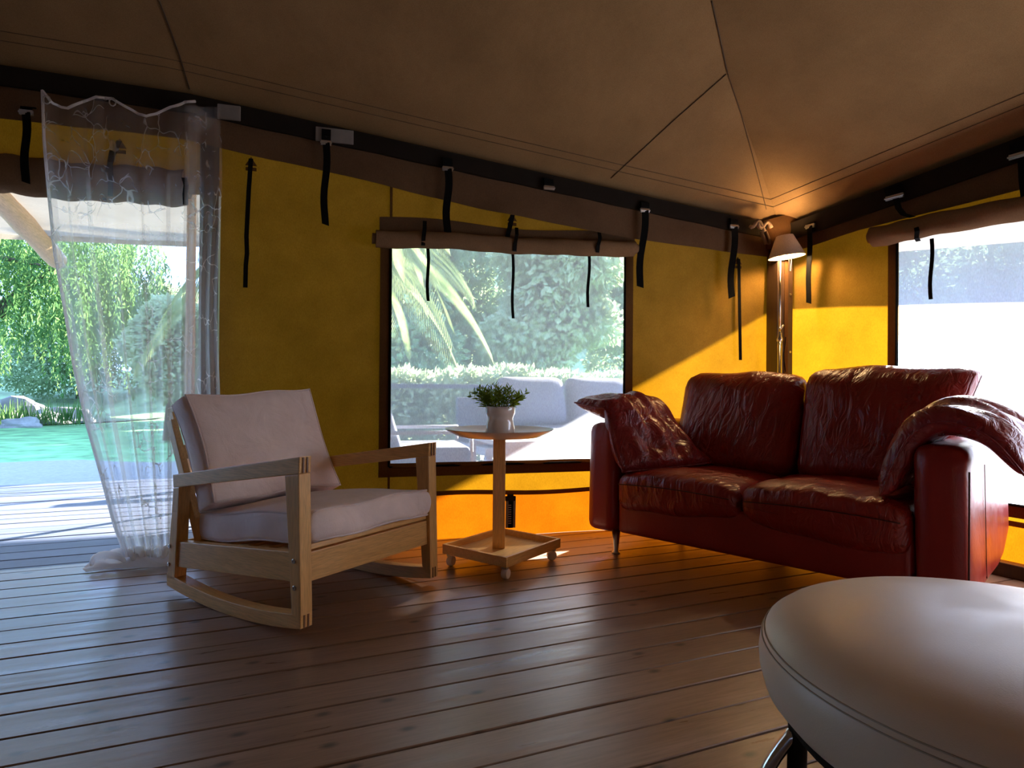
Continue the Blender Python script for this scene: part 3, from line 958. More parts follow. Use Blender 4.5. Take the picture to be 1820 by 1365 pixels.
# ================================================================== CURTAIN
cur = empty('sheer_curtain', (-.5, 3.2, 0), 'sheer white embroidered curtain hanging in the doorway and piled on the floor', 'curtain')
def curve1(v, pts):
    for (a, fa), (b, fb) in zip(pts, pts[1:]):
        if v <= b: return fa + (fb - fa) * (v - a) / (b - a)
    return pts[-1][1]
cl = [(158, 76), (250, 79), (330, 86), (450, 98), (550, 116), (650, 132), (750, 154), (850, 182), (930, 203), (985, 222)]
crr = [(158, 352), (330, 352), (560, 347), (700, 343), (850, 332), (985, 322)]
TOPC = [(76, 162), (88, 184), (105, 191), (125, 193), (145, 183), (165, 173), (205, 176), (222, 190), (240, 203), (262, 207), (282, 203), (300, 191), (330, 182), (352, 181)]
def cur_pt(u, v):
    ytop = curve1(76 + 276 * u, TOPC)
    py = ytop + (988 + 4 * u - ytop) * v
    xl, xr = curve1(py, cl), curve1(py, crr)
    s = u + .018 * math.sin(u * 24) * (1 - .3 * v)
    px = xl + (xr - xl) * s
    amp = .018 + .020 * v
    off = .115 + amp * math.sin(u * 2 * math.pi * 6.3 + .6 * math.sin(v * 3)) + .012 * math.sin(u * 61 + v * 4) + .03 * v * v
    return wb(px, py, off)
MB().grid(cur_pt, 150, 70).build('sheet', M['sheer'], cur, smooth=True)
# doubled folds: narrow gathers where the cloth lies twice
mb = MB()
for (ua, wd, v0) in ((.0, .055, 0), (.14, .028, .12), (.27, .03, .0), (.46, .02, .35), (.62, .035, .2), (.80, .03, .15), (.93, .05, .0)):
    mb.grid(lambda u, v, ua=ua, wd=wd, v0=v0: cur_pt(ua + wd * (u - .5 if ua > 0 else u) * (.6 + .8 * v), v0 + (1 - v0) * v) + NB * (.012 + .012 * math.sin(math.pi * u)), 5, 60)
mb.build('gather', M['sheer'], cur, smooth=True)
# bunch tied at the post
def bunch(u, v):
    py = 190 + 515 * v
    xl, xr = 330 + 4 * math.sin(v * 3), 391 - 2 * v + 4 * math.sin(v * 7)
    if v < .12: xl += (0.12 - v) * 60
    px = xl + (xr - xl) * u
    return wb(px, py, .105 + .028 * math.sin(u * 22 + v * 1.5) + .012 * math.sin(v * 9 + u * 5))
MB().grid(bunch, 60, 50).build('bunch', M['sheer'], cur, smooth=True)
MB().grid(lambda u, v: bunch(.05 + .35 * u + .04 * math.sin(v * 6), v * .98 + .01) + NB * .02, 20, 40).build('gather', M['sheer'], cur, smooth=True)
mb = MB()
def knot(u, v):
    a = u * 2 * math.pi
    r = (18 + 7 * math.sin(3 * a + 4 * v)) * math.sin(math.pi * min(.98, v + .04)) ** .6
    return wb(352 + r * math.cos(a) + 22 * (v - .4), 190 + 46 * v + 6 * math.sin(2 * a), .13 + .03 * math.sin(a))
mb.grid(knot, 24, 10); mb.build('top_knot', M['sheer'], cur, smooth=True)
# header hem along the top edge and bright side hem
q = [cur_pt(i / 80, .0) + NB * .004 for i in range(81)]
MB().tube(q, .006, 6).build('header', M['sheerdense'], cur, smooth=True)
q = [cur_pt(.0, i / 60) + NB * .004 for i in range(61)]
MB().tube(q, .007, 6).build('side_hem', M['sheerdense'], cur, smooth=True)
# eyelets
for (ex, ey) in ((206, 180), (82, 174)):
    p = cur_pt((ex - 76) / 276, .008) + NB * .012
    MB().tube([p + UB * .013 * math.cos(k * .7) + Vector((0, 0, .018 * math.sin(k * .7))) for k in range(10)], .003, 6).build('eyelet', M['steel'], cur, smooth=True)
# pile on the floor
def pile(u, v):
    x = -.635 + .62 * u
    y = 3.10 + .20 * v + .02 * math.sin(u * 11)
    e = math.sin(math.pi * min(1, max(0, v))) ** .6 * math.sin(math.pi * (0.06 + .94 * u)) ** .5
    z = .004 + e * (.040 + .018 * math.sin(u * 23 + v * 3) + .014 * math.sin(u * 9 - v * 11) + .010 * math.sin(v * 19 + u * 31))
    return (x - .02 * math.sin(v * 9), y, max(.004, z))
MB().grid(pile, 90, 30).build('floor_pile', M['sheerdense'], cur, smooth=True)
mb = MB()
for k in range(9):
    x0 = -.62 + .05 * k
    q = [Vector((x0 + .10 * t - .02 * math.sin(t * 5 + k), 3.12 + .02 * (k % 5) + .04 * math.sin(t * 3 + k), .03 + .028 * math.sin(math.pi * t) + .006 * (k % 3))) for t in [i / 10 for i in range(11)]]
    mb.tube(q, [.008 + .010 * math.sin(math.pi * i / 10) for i in range(11)], 7)
mb.build('crumple', M['sheerdense'], cur, smooth=True)

# ================================================================== ROCKING CHAIR
CN = Vector((.162, 2.029, 0)); CF = Vector((.566, -.8244, 0)); CA = Vector((.8244, .566, 0)); CW = .672; ZV = Vector((0, 0, 1))
def ch(q, a, z): return CN + CF * q + CA * a + ZV * z
chair = empty('rocking_chair', ch(-.41, CW / 2, 0), 'beech rocking chair with white cushions beside the curtain', 'chair')
TH = .046
def side_part(name, poly, a0, th, mat='birch'):
    return MB().prism([ch(q, a0, z) for q, z in poly], CA * th).build(name, M[mat], chair, bevel=.0028)
def arc_b(q): return .033 * ((q + .413) / .389) ** 2
for a0 in (0.0, CW - TH):
    side_part('armrest', [(-.768, .457), (-.036, .574), (-.038, .520), (-.762, .408)], a0, TH)
    side_part('front_post', [(-.108, .509), (-.039, .5195), (-.024, .075), (-.026, .048), (-.068, .075)], a0, TH, 'birchv')
    side_part('rear_post', [(-.763, .407), (-.722, .413), (-.748, .06), (-.800, .06)], a0, TH, 'birchv')
    n = 16
    qs = [-.802 + (.802 - .024) * i / n for i in range(n + 1)]
    lo = [(q, arc_b(q)) for q in qs]
    hi = [(q, arc_b(q) + .047) for q in qs[::-1]]
    side_part('rocker', lo + hi, a0, TH)
    inn = a0 + .004 if a0 == 0 else a0 + .004
    side_part('side_rail', [(-.74, .206), (-.072, .267), (-.066, .172), (-.745, .110)], inn + .004, TH - .012)
    # finger joints at the ends of the front post
    for (q, z0, z1) in ((-.0355, .522, .571), (-.0235, .034, .074)):
        mb = MB()
        for k in (.31, .64):
            mb.box(ch(q + .0008, a0 + TH * k, (z0 + z1) / 2), (.0012, .0028, (z1 - z0) / 2), (CF, CA, ZV))
        mb.build('finger_joint', M['joint'], chair)
    # bolts on the outer faces
    ao = a0 - .001 if a0 == 0 else a0 + TH + .001
    sg = -1 if a0 == 0 else 1
    for (q, z) in ((-.058, .242), (-.054, .158), (-.782, .185), (-.788, .115)):
        b = MB().lathe([(.008, 0), (.008, .002), (.006, .0035), (.003, .0035), (.0028, .001)], ch(q, ao, z), 12, CA * sg).build('bolt', M['steel'], chair)
        b['label'] = 'steel hex bolt'
MB().prism([ch(q, TH, z) for q, z in ((-.072, .262), (-.044, .262), (-.040, .168), (-.068, .168))], CA * (CW - 2 * TH)).build('front_rail', M['birchx'], chair, bevel=.003)
MB().prism([ch(q, TH, z) for q, z in ((-.115, .262), (-.050, .286), (-.047, .268), (-.112, .250))], CA * (CW - 2 * TH)).build('seat_slat', M['birchx'], chair, bevel=.003)
for k in range(5):
    q0 = -.22 - .11 * k; z0 = .262 + (q0 + .07) * .09
    MB().prism([ch(q0, TH, z0), ch(q0 + .06, TH, z0 + .005), ch(q0 + .06, TH, z0 - .012), ch(q0, TH, z0 - .017)], CA * (CW - 2 * TH)).build('seat_slat', M['birchx'], chair, bevel=.002)
MB().prism([ch(q, TH, z) for q, z in ((-.76, .205), (-.735, .207), (-.735, .112), (-.76, .112))], CA * (CW - 2 * TH)).build('rear_rail', M['birchx'], chair, bevel=.003)
for a0 in (.048, CW - .048 - .026):
    side_part('back_post', [(-.640, .170), (-.682, .166), (-.908, .650), (-.872, .662)], a0, .026, 'birchv')
for k in range(4):
    f_ = .16 + .27 * k
    q = -.662 - .235 * f_; z = .17 + .485 * f_
    MB().prism([ch(q, .074, z), ch(q - .022, .074, z + .05), ch(q - .038, .074, z + .043), ch(q - .016, .074, z - .007)], CA * (CW - .148)).build('back_slat', M['birchx'], chair, bevel=.002)

def oriented(c, ax, ay, az):
    def f(x, y, z): return c + ax * x + ay * y + az * z
    return f
# seat cushion (boxed, piped, slightly slumped)
sl = math.radians(7.2)
sx = (CF * math.cos(sl) + ZV * math.sin(sl)); sz = (-CF * math.sin(sl) + ZV * math.cos(sl))
sc_ = oriented(ch(-.355, CW / 2, .302), sx, CA, sz)
SHX, SHY, SHZ = .325, .283, .052
def seat_def(q, p):
    x, y, z = q
    b = (1 - abs(p[0]) ** 2.2) * (1 - abs(p[1]) ** 2.2)
    z += (.030 * b if p[2] > 0 else -.004 * b) * abs(p[2])
    x += .014 * (1 - p[2] ** 2) * (1 if p[0] > 0 else -1) * (abs(p[0]) ** 6) * (.6 + .4 * math.sin(p[1] * 7))
    y += .012 * (1 - p[2] ** 2) * (1 if p[1] > 0 else -1) * (abs(p[1]) ** 6) * (.6 + .4 * math.sin(p[0] * 8))
    x += .004 * math.sin(y * 23 + z * 30) * abs(p[0]) ** 4
    z += .005 * math.sin(x * 15 + 1) * abs(p[1]) ** 3 + .004 * math.sin(y * 19) * abs(p[0]) ** 3
    return sc_(x, y, z)
seatc = MB().rbox((SHX, SHY, SHZ), .016, 12, seat_def).build('seat_cushion', M['cotton'], chair, smooth=True)
def piping(defn, hx, hy, hz, side, r, parent, name='piping', inset=.004):
    pts = []
    n = 14
    ring = [(-1 + 2 * i / n, -1) for i in range(n)] + [(1, -1 + 2 * i / n) for i in range(n)] + [(1 - 2 * i / n, 1) for i in range(n)] + [(-1, 1 - 2 * i / n) for i in range(n + 1)]
    for (u, v) in ring:
        pts.append(defn(Vector((u * (hx - inset), v * (hy - inset), side * (hz - inset))), (u * .985, v * .985, side)))
    return MB().tube(pts, r, 6).build(name, M['piping'], parent, smooth=True)
piping(seat_def, SHX, SHY, SHZ, 1, .0042, seatc); piping(seat_def, SHX, SHY, SHZ, -1, .0042, seatc)
# back cushion
bt = math.atan2(.20, .42)
bz = (-CF * math.sin(bt) + ZV * math.cos(bt)); bx = (CF * math.cos(bt) + ZV * math.sin(bt))
BHX, BHY, BHZ = .055, .298, .232
bc_ = oriented(ch(-.700, CW / 2 - .004, .545), bx, CA, bz)
def back_def(q, p):
    x, y, z = q
    b = (1 - abs(p[1]) ** 2.4) * (1 - abs(p[2]) ** 2.4)
    x += (.030 * b if p[0] > 0 else -.012 * b) * abs(p[0])
    y += .010 * (1 - p[0] ** 2) * (1 if p[1] > 0 else -1) * (abs(p[1]) ** 6)
    # corners stand out like dog ears, edges draw in
    y -= .016 * (1 - abs(p[2]) ** 1.6) * (1 if p[1] > 0 else -1) * abs(p[1]) ** 4
    z -= .012 * (1 - abs(p[1]) ** 1.6) * (1 if p[2] > 0 else -1) * abs(p[2]) ** 4
    x += .008 * math.sin(y * 13 + z * 9) * abs(p[2]) ** 3
    x += -.05 * (p[1] < 0) * 0
    z += .006 * math.sin(y * 17)
    z += .018 * p[1] * max(0, p[2])
    return bc_(x, y, z)
bcu = MB().rbox((BHX, BHY, BHZ), .016, 12, back_def).build('back_cushion', M['cotton'], chair, smooth=True)
for sd in (1, -1):
    pts = []
    n = 14
    ring = [(-1 + 2 * i / n, -1) for i in range(n)] + [(1, -1 + 2 * i / n) for i in range(n)] + [(1 - 2 * i / n, 1) for i in range(n)] + [(-1, 1 - 2 * i / n) for i in range(n + 1)]
    for (u, v) in ring:
        pts.append(back_def(Vector((sd * (BHX - .004), u * (BHY - .004), v * (BHZ - .004))), (sd, u * .985, v * .985)))
    MB().tube(pts, .0042, 6).build('piping', M['piping'], bcu, smooth=True)

# ================================================================== SIDE TABLE
TC = Vector((1.058, 2.607, 0)); TU = Vector((.862, .507, 0)).normalized(); TV = Vector((-TU.y, TU.x, 0))
table = empty('side_table', TC, 'small round white tray table on a square wheeled beech base', 'table')
HU, HV = .208, .178
tax = (TU, TV, ZV)
MB().box(TC + ZV * .066, (HU - .006, HV - .006, .006), tax).build('base_board', M['birchx'], table)
for s_ in (-1, 1):
    MB().box(TC + TU * (HU - .006) * s_ + ZV * .079, (.0065, HV, .021), tax).build('base_rim', M['birchx'], table, bevel=.0015)
    MB().box(TC + TV * (HV - .006) * s_ + ZV * .079, (HU - .0125, .0065, .021), tax).build('base_rim', M['birchx'], table, bevel=.0015)
PT = Vector((TC.x - .018, TC.y + .006, 0))
pr_ = MB()
for s_ in (0, 1):
    c = PT + TV * (.0215 * (s_ * 2 - 1)) * 0 + (TU + TV).normalized() * 0
ca, sa = Vector((.93, -.37, 0)), Vector((.37, .93, 0))
MB().box(PT + ZV * .322, (.028, .024, .25), (ca, sa, ZV)).build('column', M['birchv'], table, bevel=.003)
MB().box(PT + ZV * .575, (.07, .07, .008), (ca, sa, ZV)).build('top_bracket', M['birchx'], table)
plate = MB().lathe([(.001, .574), (.170, .574), (.190, .578), (.2405, .604), (.2465, .608), (.2465, .611), (.2425, .611), (.236, .606), (.190, .587), (.170, .584), (.001, .584)], PT, 64, capb=False, capt=False).build('tray_top', M['white'], table, smooth=False)
smooth_edges(plate, 50); plate['label'] = 'round white dished tray top'
for i, (su, sv) in enumerate(((-1, -1), (1, -1), (1, 1), (-1, 1))):
    c = TC + TU * (HU - .025) * su + TV * (HV - .025) * sv
    ang = 2.1 * i + .7
    fwd = Vector((math.cos(ang), math.sin(ang), 0)); sidev = Vector((-fwd.y, fwd.x, 0))
    cm = MB()
    cm.lathe([(.0, -.013), (.020, -.013), (.0235, -.006), (.0235, .006), (.020, .013), (.0, .013)], c + ZV * .0237 + fwd * .006, 20, sidev, False, False)
    wh = cm.build('caster', M['white'], table); smooth_edges(wh, 50)
    MB().box(c + ZV * .053, (.012, .012, .008), (fwd, sidev, ZV)).tube([c + ZV * .06, c + ZV * .044], .006, 8).build('caster_fork', M['steel'], wh, bevel=.001)

# ================================================================== POT PLANT
PP = PT + Vector((.004, .0, .584))
pot = empty('potted_plant', PP, 'small green leafy plant in a white waisted pot on the tray table', 'plant')
po = MB().lathe([(.001, 0), (.066, 0), (.0685, .004), (.066, .03), (.0595, .062), (.0575, .072), (.0605, .084), (.066, .094), (.0675, .098), (.0672, .126), (.0660, .128), (.0640, .126), (.064, .098), (.060, .085), (.001, .085)], PP, 48, capb=False, capt=False).build('pot', M['ceramic'], pot)
smooth_edges(po, 50)
MB().lathe([(.001, .112), (.0632, .108)], PP, 24, capb=False, capt=False).build('soil', M['soil'], pot)
def sprig_mesh(L, nl, seed):
    r = random.Random(seed); mb = MB()
    st = [Vector((0, .18 * L * (i / 6) ** 2, L * i / 6)) for i in range(7)]
    mb.tube(st, [.0013 - .0001 * i for i in range(7)], 4)
    for k in range(nl):
        f = .25 + .75 * k / (nl - 1)
        b = st[min(5, int(f * 6))].lerp(st[min(6, int(f * 6) + 1)], f * 6 - int(f * 6))
        a = k * 2.4 + r.random(); up = .5 + .7 * f
        d = Vector((math.cos(a), math.sin(a), up)).normalized(); s = d.orthogonal().normalized()
        s = (s + Vector((0, 0, .0))).normalized(); l = .024 + .010 * r.random(); wd = .0034
        nrm = d.cross(s)
        mb.add([b, b + d * l * .45 + s * wd - nrm * .001, b + d * l, b + d * l * .45 - s * wd - nrm * .001, b + d * l * .45 + nrm * .0015], [(0, 1, 4), (1, 2, 4), (2, 3, 4), (3, 0, 4)])
    return mb
protos = []
for s_ in range(5):
    mb = sprig_mesh(.098 + .014 * (s_ % 3), 12, s_)
    me = bpy.data.meshes.new('sprig'); me.from_pydata(mb.v, [], mb.f); me.materials.append(M['leaf']); protos.append(me)
for k in range(70):
    o = bpy.data.objects.new('sprig', protos[k % 5]); COL.objects.link(o); o.parent = pot
    rr = .055 * math.sqrt(random.random()); a = random.random() * 6.283
    tilt = .05 + rr / .055 * .50 + random.uniform(-.1, .18)
    o.location = (rr * math.cos(a), rr * math.sin(a), .108)
    o.rotation_euler = (-tilt, 0, a - math.pi / 2 )
    s_ = random.uniform(.85, 1.15); o.scale = (s_, s_, s_ * (1.05 - .25 * rr / .055))

# ================================================================== SOFA
S0 = Vector((1.61, 2.51, 0)); ES = Vector((.3827, -.9239, 0)); ED = Vector((.9239, .3827, 0))
def sp(s, d, z): return S0 + ES * s + ED * d + ZV * z
sofa = empty('sofa', sp(.6, .4, 0), 'two-seat oxblood red leather sofa set across the tent corner', 'sofa')
def sbox(name, s0, s1, d0, d1, z0, z1, r, mat, n=8, fn=None, parent=None):
    h = ((s1 - s0) / 2, (d1 - d0) / 2, (z1 - z0) / 2)
    c = ((s0 + s1) / 2, (d0 + d1) / 2, (z0 + z1) / 2)
    def f(q, p):
        if fn: q = Vector(fn(q, p))
        return sp(c[0] + q[0], c[1] + q[1], c[2] + q[2])
    return MB().rbox(h, r, n, f).build(name, M[mat], parent or sofa, smooth=True)
sbox('base', -.005, 1.195, .0, .78, .112, .30, .02, 'redplain')
sbox('back_frame', .02, 1.17, .60, .78, .20, .74, .05, 'redplain')
# arms: front face slightly wider at the foot, top rounded
def arm_f(sg):
    def f(q, p):
        x, y, z = q
        x += sg * .012 * (1 - p[2]) * .5
        x += .006 * math.sin(p[1] * 3) * (1 - p[2] ** 2)
        # underside kicks up towards the back
        if p[2] < 0 and y > .22: z += (y - .22) * .55 * (-p[2])
        return (x, y, z)
    return f
armL = sbox('armrest', -.172, -.004, -.02, .76, .105, .63, .045, 'redplain', 10, arm_f(-1))
armR = sbox('armrest', 1.192, 1.352, -.02, .88, .105, .62, .045, 'redplain', 10, arm_f(1))
# seams on the outer side of the near arm
for d in (.28, .60):
    MB().tube([sp(1.3545 + .010 * (1 - (z - .1) / .5) - .002, d, z) for z in [.14 + .40 * i / 10 for i in range(11)]], .0014, 5).build('seam', M['seam'], armR)
MB().tube([sp(1.353, -.016, z) for z in [.14 + .40 * i / 10 for i in range(11)]], .003, 5).build('seam', M['seam'], armR)
# seat cushions
def seat_f(side):
    def f(q, p):
        x, y, z = q
        b = (1 - p[0] ** 2) * (1 - abs(p[1]) ** 2.5)
        if p[2] > 0: z += .026 * b * p[2] + .018 * (1 - p[0] ** 2) * max(0, -p[1]) * p[2]
        y -= .026 * (1 - p[0] ** 4) * max(0, -p[1]) ** 3 * (.5 + .5 * p[2]) 
        if p[2] < 0: z -= .020 * (1 - abs(p[0] * (1) - side * .6) ** 2) * max(0, -p[1]) ** 2
        z += (.0045 * math.sin(x * 60 + y * 14) * max(0, -p[1] + .2) * (p[2] > .5)) * (1 if side > 0 else .5)
        z += .004 * math.sin(x * 23 + 2 * side) * abs(p[1]) ** 2
        return (x, y, z)
    return f
sbox('seat_cushion', .0, .597, -.028, .62, .245, .398, .045, 'red', 22, seat_f(-1))
sbox('seat_cushion', .599, 1.192, -.03, .62, .243, .408, .045, 'red', 22, seat_f(1))
for (a, b) in ((.03, .57), (.63, 1.17)):
    MB().tube([sp(a + (b - a) * i / 16, -.050 - .004 * math.sin(math.pi * i / 16), .352 + .010 * math.sin(math.pi * i / 16)) for i in range(17)], .0022, 5).build('front_seam', M['seam'], sofa)
# back cushions
def back_f(lean, sh, seed, wide):
    def f(q, p):
        x, y, z = q
        b = (1 - abs(p[0]) ** 2.5) * (1 - abs(p[2]) ** 2.5)
        if p[1] < 0: y -= .040 * b * -p[1]
        y += .006 * math.sin(x * 38 + z * 9 + seed) * max(0, p[2] - .1) * (p[1] < 0)
        y += .004 * math.sin(z * 31 + x * 17 + seed) * (p[1] < 0) * (1 - abs(p[0]))
        z += .014 * (1 - abs(p[0]) ** 2) * max(0, p[2])
        z += .005 * math.sin(x * 21 + seed) * max(0, p[2]) ** 3
        x += wide * max(0, p[2] + .2) * (1 if p[0] > 0 else 0) * abs(p[0])
        # lean
        t = (z + .25)
        y += t * lean
        return (x, y, z)
    return f
sbox('back_cushion', .01, .625, .42, .60, .385, .872, .07, 'red', 20, back_f(.30, 0, 0, .0))
sbox('back_cushion', .635, 1.225, .42, .60, .390, .892, .07, 'red', 20, back_f(.30, 0, 2.2, .075))
# edge seam down the right end of the near back cushion
MB().tube([sp(1.226 + .075 * max(0, (zz - .63) / .25) + .012, .405 + .30 * (zz - .38) + .02, zz) for zz in [.55 + .31 * i / 10 for i in range(11)]], .0016, 5).build('end_seam', M['seam'], sofa)
# legs
for (s_, d) in ((-.045, .045), (1.26, .06), (-.04, .66), (1.27, .70)):
    MB().lathe([(.020, 0), (.020, .006), (.012, .012), (.021, .112)], sp(s_, d, 0), 16).build('leg', M['steel'], sofa, smooth=True)['label'] = 'tapered steel sofa leg'

# ---- loose arm pillows: cushions folded over the arms
def draped(label, path, d0, d1, th, seed, taper=.0, yk=None):
    pts = [Vector((a, b)) for a, b in path]
    def pp(u):
        f = u * (len(pts) - 1); i = min(int(f), len(pts) - 2); t = f - i
        p0, p1, p2, p3 = pts[max(0, i - 1)], pts[i], pts[i + 1], pts[min(len(pts) - 1, i + 2)]
        return .5 * ((2 * p1) + (-p0 + p2) * t + (2 * p0 - 5 * p1 + 4 * p2 - p3) * t * t + (-p0 + 3 * p1 - 3 * p2 + p3) * t ** 3)
    nu, nv = 44, 30
    def surf(u, v, sg):
        c = pp(u); e = .01
        tg = (pp(min(1, u + e)) - pp(max(0, u - e))).normalized(); nr = Vector((-tg.y, tg.x))
        if nr.y < 0 and abs(nr.y) > .5: nr = -nr
        uu, vv = 2 * u - 1, 2 * v - 1
        b = max(0, (1 - abs(uu) ** 3) * (1 - abs(vv) ** 3)) ** .40
        w_ = .006 * math.sin(u * 17 + v * 13 + seed + 2 * math.sin(v * 5)) + .008 * math.sin(u * 8 - v * 19 + seed * 2 + 1.5 * math.sin(u * 6)) + .005 * math.sin(v * 37 + u * 8)
        off = nr * (sg * th * b + w_ * b * (1 if sg > 0 else .3))
        pin = 1 - .10 * (1 - uu * uu) * abs(vv) ** 3
        d = (d0 + d1) / 2 + (d1 - d0) / 2 * vv * pin * (1 - .06 * (1 - vv * vv))
        extra = (yk(u, v) if yk else (0, 0, 0))
        return sp(c.x + off.x + extra[0], d + extra[1], c.y + off.y + extra[2])
    mb = MB()
    mb.grid(lambda u, v: surf(u, v, 1), nu, nv)
    mb.grid(lambda u, v: surf(1 - u, v, -1), nu, nv)
    root = empty('arm_pillow', sp(path[2][0], (d0 + d1) / 2, path[2][1]), label, 'pillow')
    o = mb.build('cover', M['redsoft'], root, smooth=True)
    bm = bmesh.new(); bm.from_mesh(o.data); bmesh.ops.remove_doubles(bm, verts=bm.verts, dist=.0008)
    bmesh.ops.recalc_face_normals(bm, faces=bm.faces); bm.to_mesh(o.data); bm.free()
    edge = [surf(i / 30, 0, 1) for i in range(31)] + [surf(1, i / 24, 1) for i in range(25)] + [surf(1 - i / 30, 1, 1) for i in range(31)] + [surf(0, 1 - i / 24, 1) for i in range(25)]
    MB().tube(edge, .004, 6).build('piping', M['redsoft'], root, smooth=True)
    return root
draped('slumped oxblood leather pillow leaning over the far arm of the sofa', [(.275, .440), (.17, .500), (.07, .600), (-.015, .690), (-.11, .705), (-.235, .715)], -.045, .40, .068, 1.0,
       yk=lambda u, v: (-.225 * max(0, 1 - u / .75) * (1 - v) ** 1.2, 0, -.03 * max(0, 1 - u / .5) * (1 - v) + .05 * max(0, u - .8)))
draped('oxblood leather pillow folded over the near arm of the sofa', [(1.105, .435), (1.135, .53), (1.19, .645), (1.28, .695), (1.40, .655), (1.49, .545)], -.03, .46, .055, 2.7,
       yk=lambda u, v: (.03 * u * v, 0, .03 * v))

# ================================================================== OTTOMAN
OC = Vector((1.109, .567, 0)); OR, OZ, OT = .39, .267, .168
ott = empty('ottoman', OC, 'round cream leatherette ottoman on a steel tube frame in front of the sofa', 'ottoman')
pf = [(.001, OZ), (OR * .86, OZ), (OR * .93, OZ + .05 * OT), (OR * .975, OZ + .17 * OT), (OR * .997, OZ + .36 * OT), (OR, OZ + .48 * OT), (OR * .993, OZ + .60 * OT), (OR * .965, OZ + .73 * OT), (OR * .92, OZ + .81 * OT), (OR * .86, OZ + .87 * OT), (OR * .74, OZ + .925 * OT), (OR * .55, OZ + .97 * OT), (OR * .3, OZ + .995 * OT), (.001, OZ + OT)]
MB().lathe(pf, OC, 96, capb=False, capt=False).build('cushion', M['cream'], ott, smooth=True)
for (r_, z_) in ((OR * .988, OZ + .635 * OT), (OR * .978, OZ + .685 * OT)):
    MB().tube([OC + Vector((r_ * math.cos(a), r_ * math.sin(a), z_)) for a in [2 * math.pi * i / 96 for i in range(97)]], .0013, 5).build('seam', M['creamseam'], ott, smooth=True)
MB().lathe([(OR * .80, OZ - .014), (OR * .90, OZ - .014), (OR * .90, OZ + .004)], OC, 64, capb=False, capt=False).build('seat_pan', M['rail'], ott)
for k in range(4):
    a = math.radians(146) + k * math.pi / 2
    dr = Vector((math.cos(a), math.sin(a), 0)); tg = Vector((-dr.y, dr.x, 0))
    mb = MB()
    mb.tube([OC + dr * .335 + ZV * (OZ - .005), OC + dr * .337 + ZV * .14, OC + dr * .34 + ZV * .0], .015, 12)
    mb.build('leg', M['rail'], ott, smooth=True)
    q = [OC + dr * (.335 + .055 * math.sin(math.pi * t)) + tg * (-.0 + .0 * t) + ZV * (.245 - .235 * t) for t in [i / 14 for i in range(15)]]
    MB().tube(q, .011, 12).build('leg_hoop', M['chrome'], ott, smooth=True)
MB().tube([OC + Vector((.33 * math.cos(a), .33 * math.sin(a), .035)) for a in [2 * math.pi * i / 64 for i in range(65)]], .010, 10).build('foot_ring', M['chrome'], ott, smooth=True)

# ================================================================== FLOOR LAMP
LP = Vector((2.80, 2.685, 0))
lamp = empty('floor_lamp', LP, 'lit floor lamp with cone shade on a thin steel pole behind the sofa', 'lamp')
MB().lathe([(.001, 0), (.11, 0), (.11, .012), (.02, .022), (.001, .022)], LP, 32, capb=False, capt=False).build('base', M['steel'], lamp)
MB().tube([LP + ZV * .02, LP + ZV * 1.09], .0125, 14).build('lower_tube', M['chrome'], lamp, smooth=True)
MB().tube([LP + ZV * 1.08, LP + ZV * 1.56], .0055, 12).build('upper_rod', M['chrome'], lamp, smooth=True)
MB().lathe([(.016, 0), (.017, .012), (.010, .03), (.009, .05)], LP + ZV * 1.075, 14).build('collar', M['steel'], lamp, smooth=True)
MB().tube([LP + ZV * 1.145, LP + ZV * 1.145 + Vector((-.02, -.02, .004))], .007, 8).tube([LP + ZV * 1.145, LP + ZV * 1.17 + Vector((.018, -.01, .0))], .005, 8).build('knob', M['steel'], lamp, smooth=True)
MB().tube([LP + Vector((.025, -.012, z)) + UB * .006 * math.sin(z * 30) for z in [.9 + .2 * i / 12 for i in range(13)]], .003, 6).build('cord', M['lattice'], lamp, smooth=True)
tax_ = Vector((-.10, .04, 1)).normalized()
SHC = LP + Vector((.012, -.035, 1.555))
sh = MB().lathe([(.1005, 0), (.0985, .002), (.046, .122), (.044, .122), (.0965, .002), (.0985, -.0005)], SHC, 40, tax_, False, False).build('shade', M['shade'], lamp, smooth=False)
smooth_edges(sh, 50)
MB().lathe([(.001, -.03), (.018, -.024), (.026, -.005), (.024, .012), (.013, .034), (.012, .05)], SHC + ZV * .048, 20, tax_).build('bulb', M['bulb'], lamp, smooth=True)
MB().tube([SHC + tax_ * .10, SHC + tax_ * .125 + Vector((.0, .02, .0)), LP + ZV * 1.555], .006, 8).build('bracket', M['steel'], lamp)
hp = [SHC + Vector((0, -.0, .03)), SHC + UB * -.008 - ZV * .02, SHC + UB * -.006 - ZV * .085, SHC + UB * .004 - ZV * .085, SHC + UB * .008 - ZV * .02, SHC + Vector((0, 0, .03))]
MB().tube([p + NB * .03 for p in hp], .0028, 6).build('pull_loop', M['white'], lamp, smooth=True)
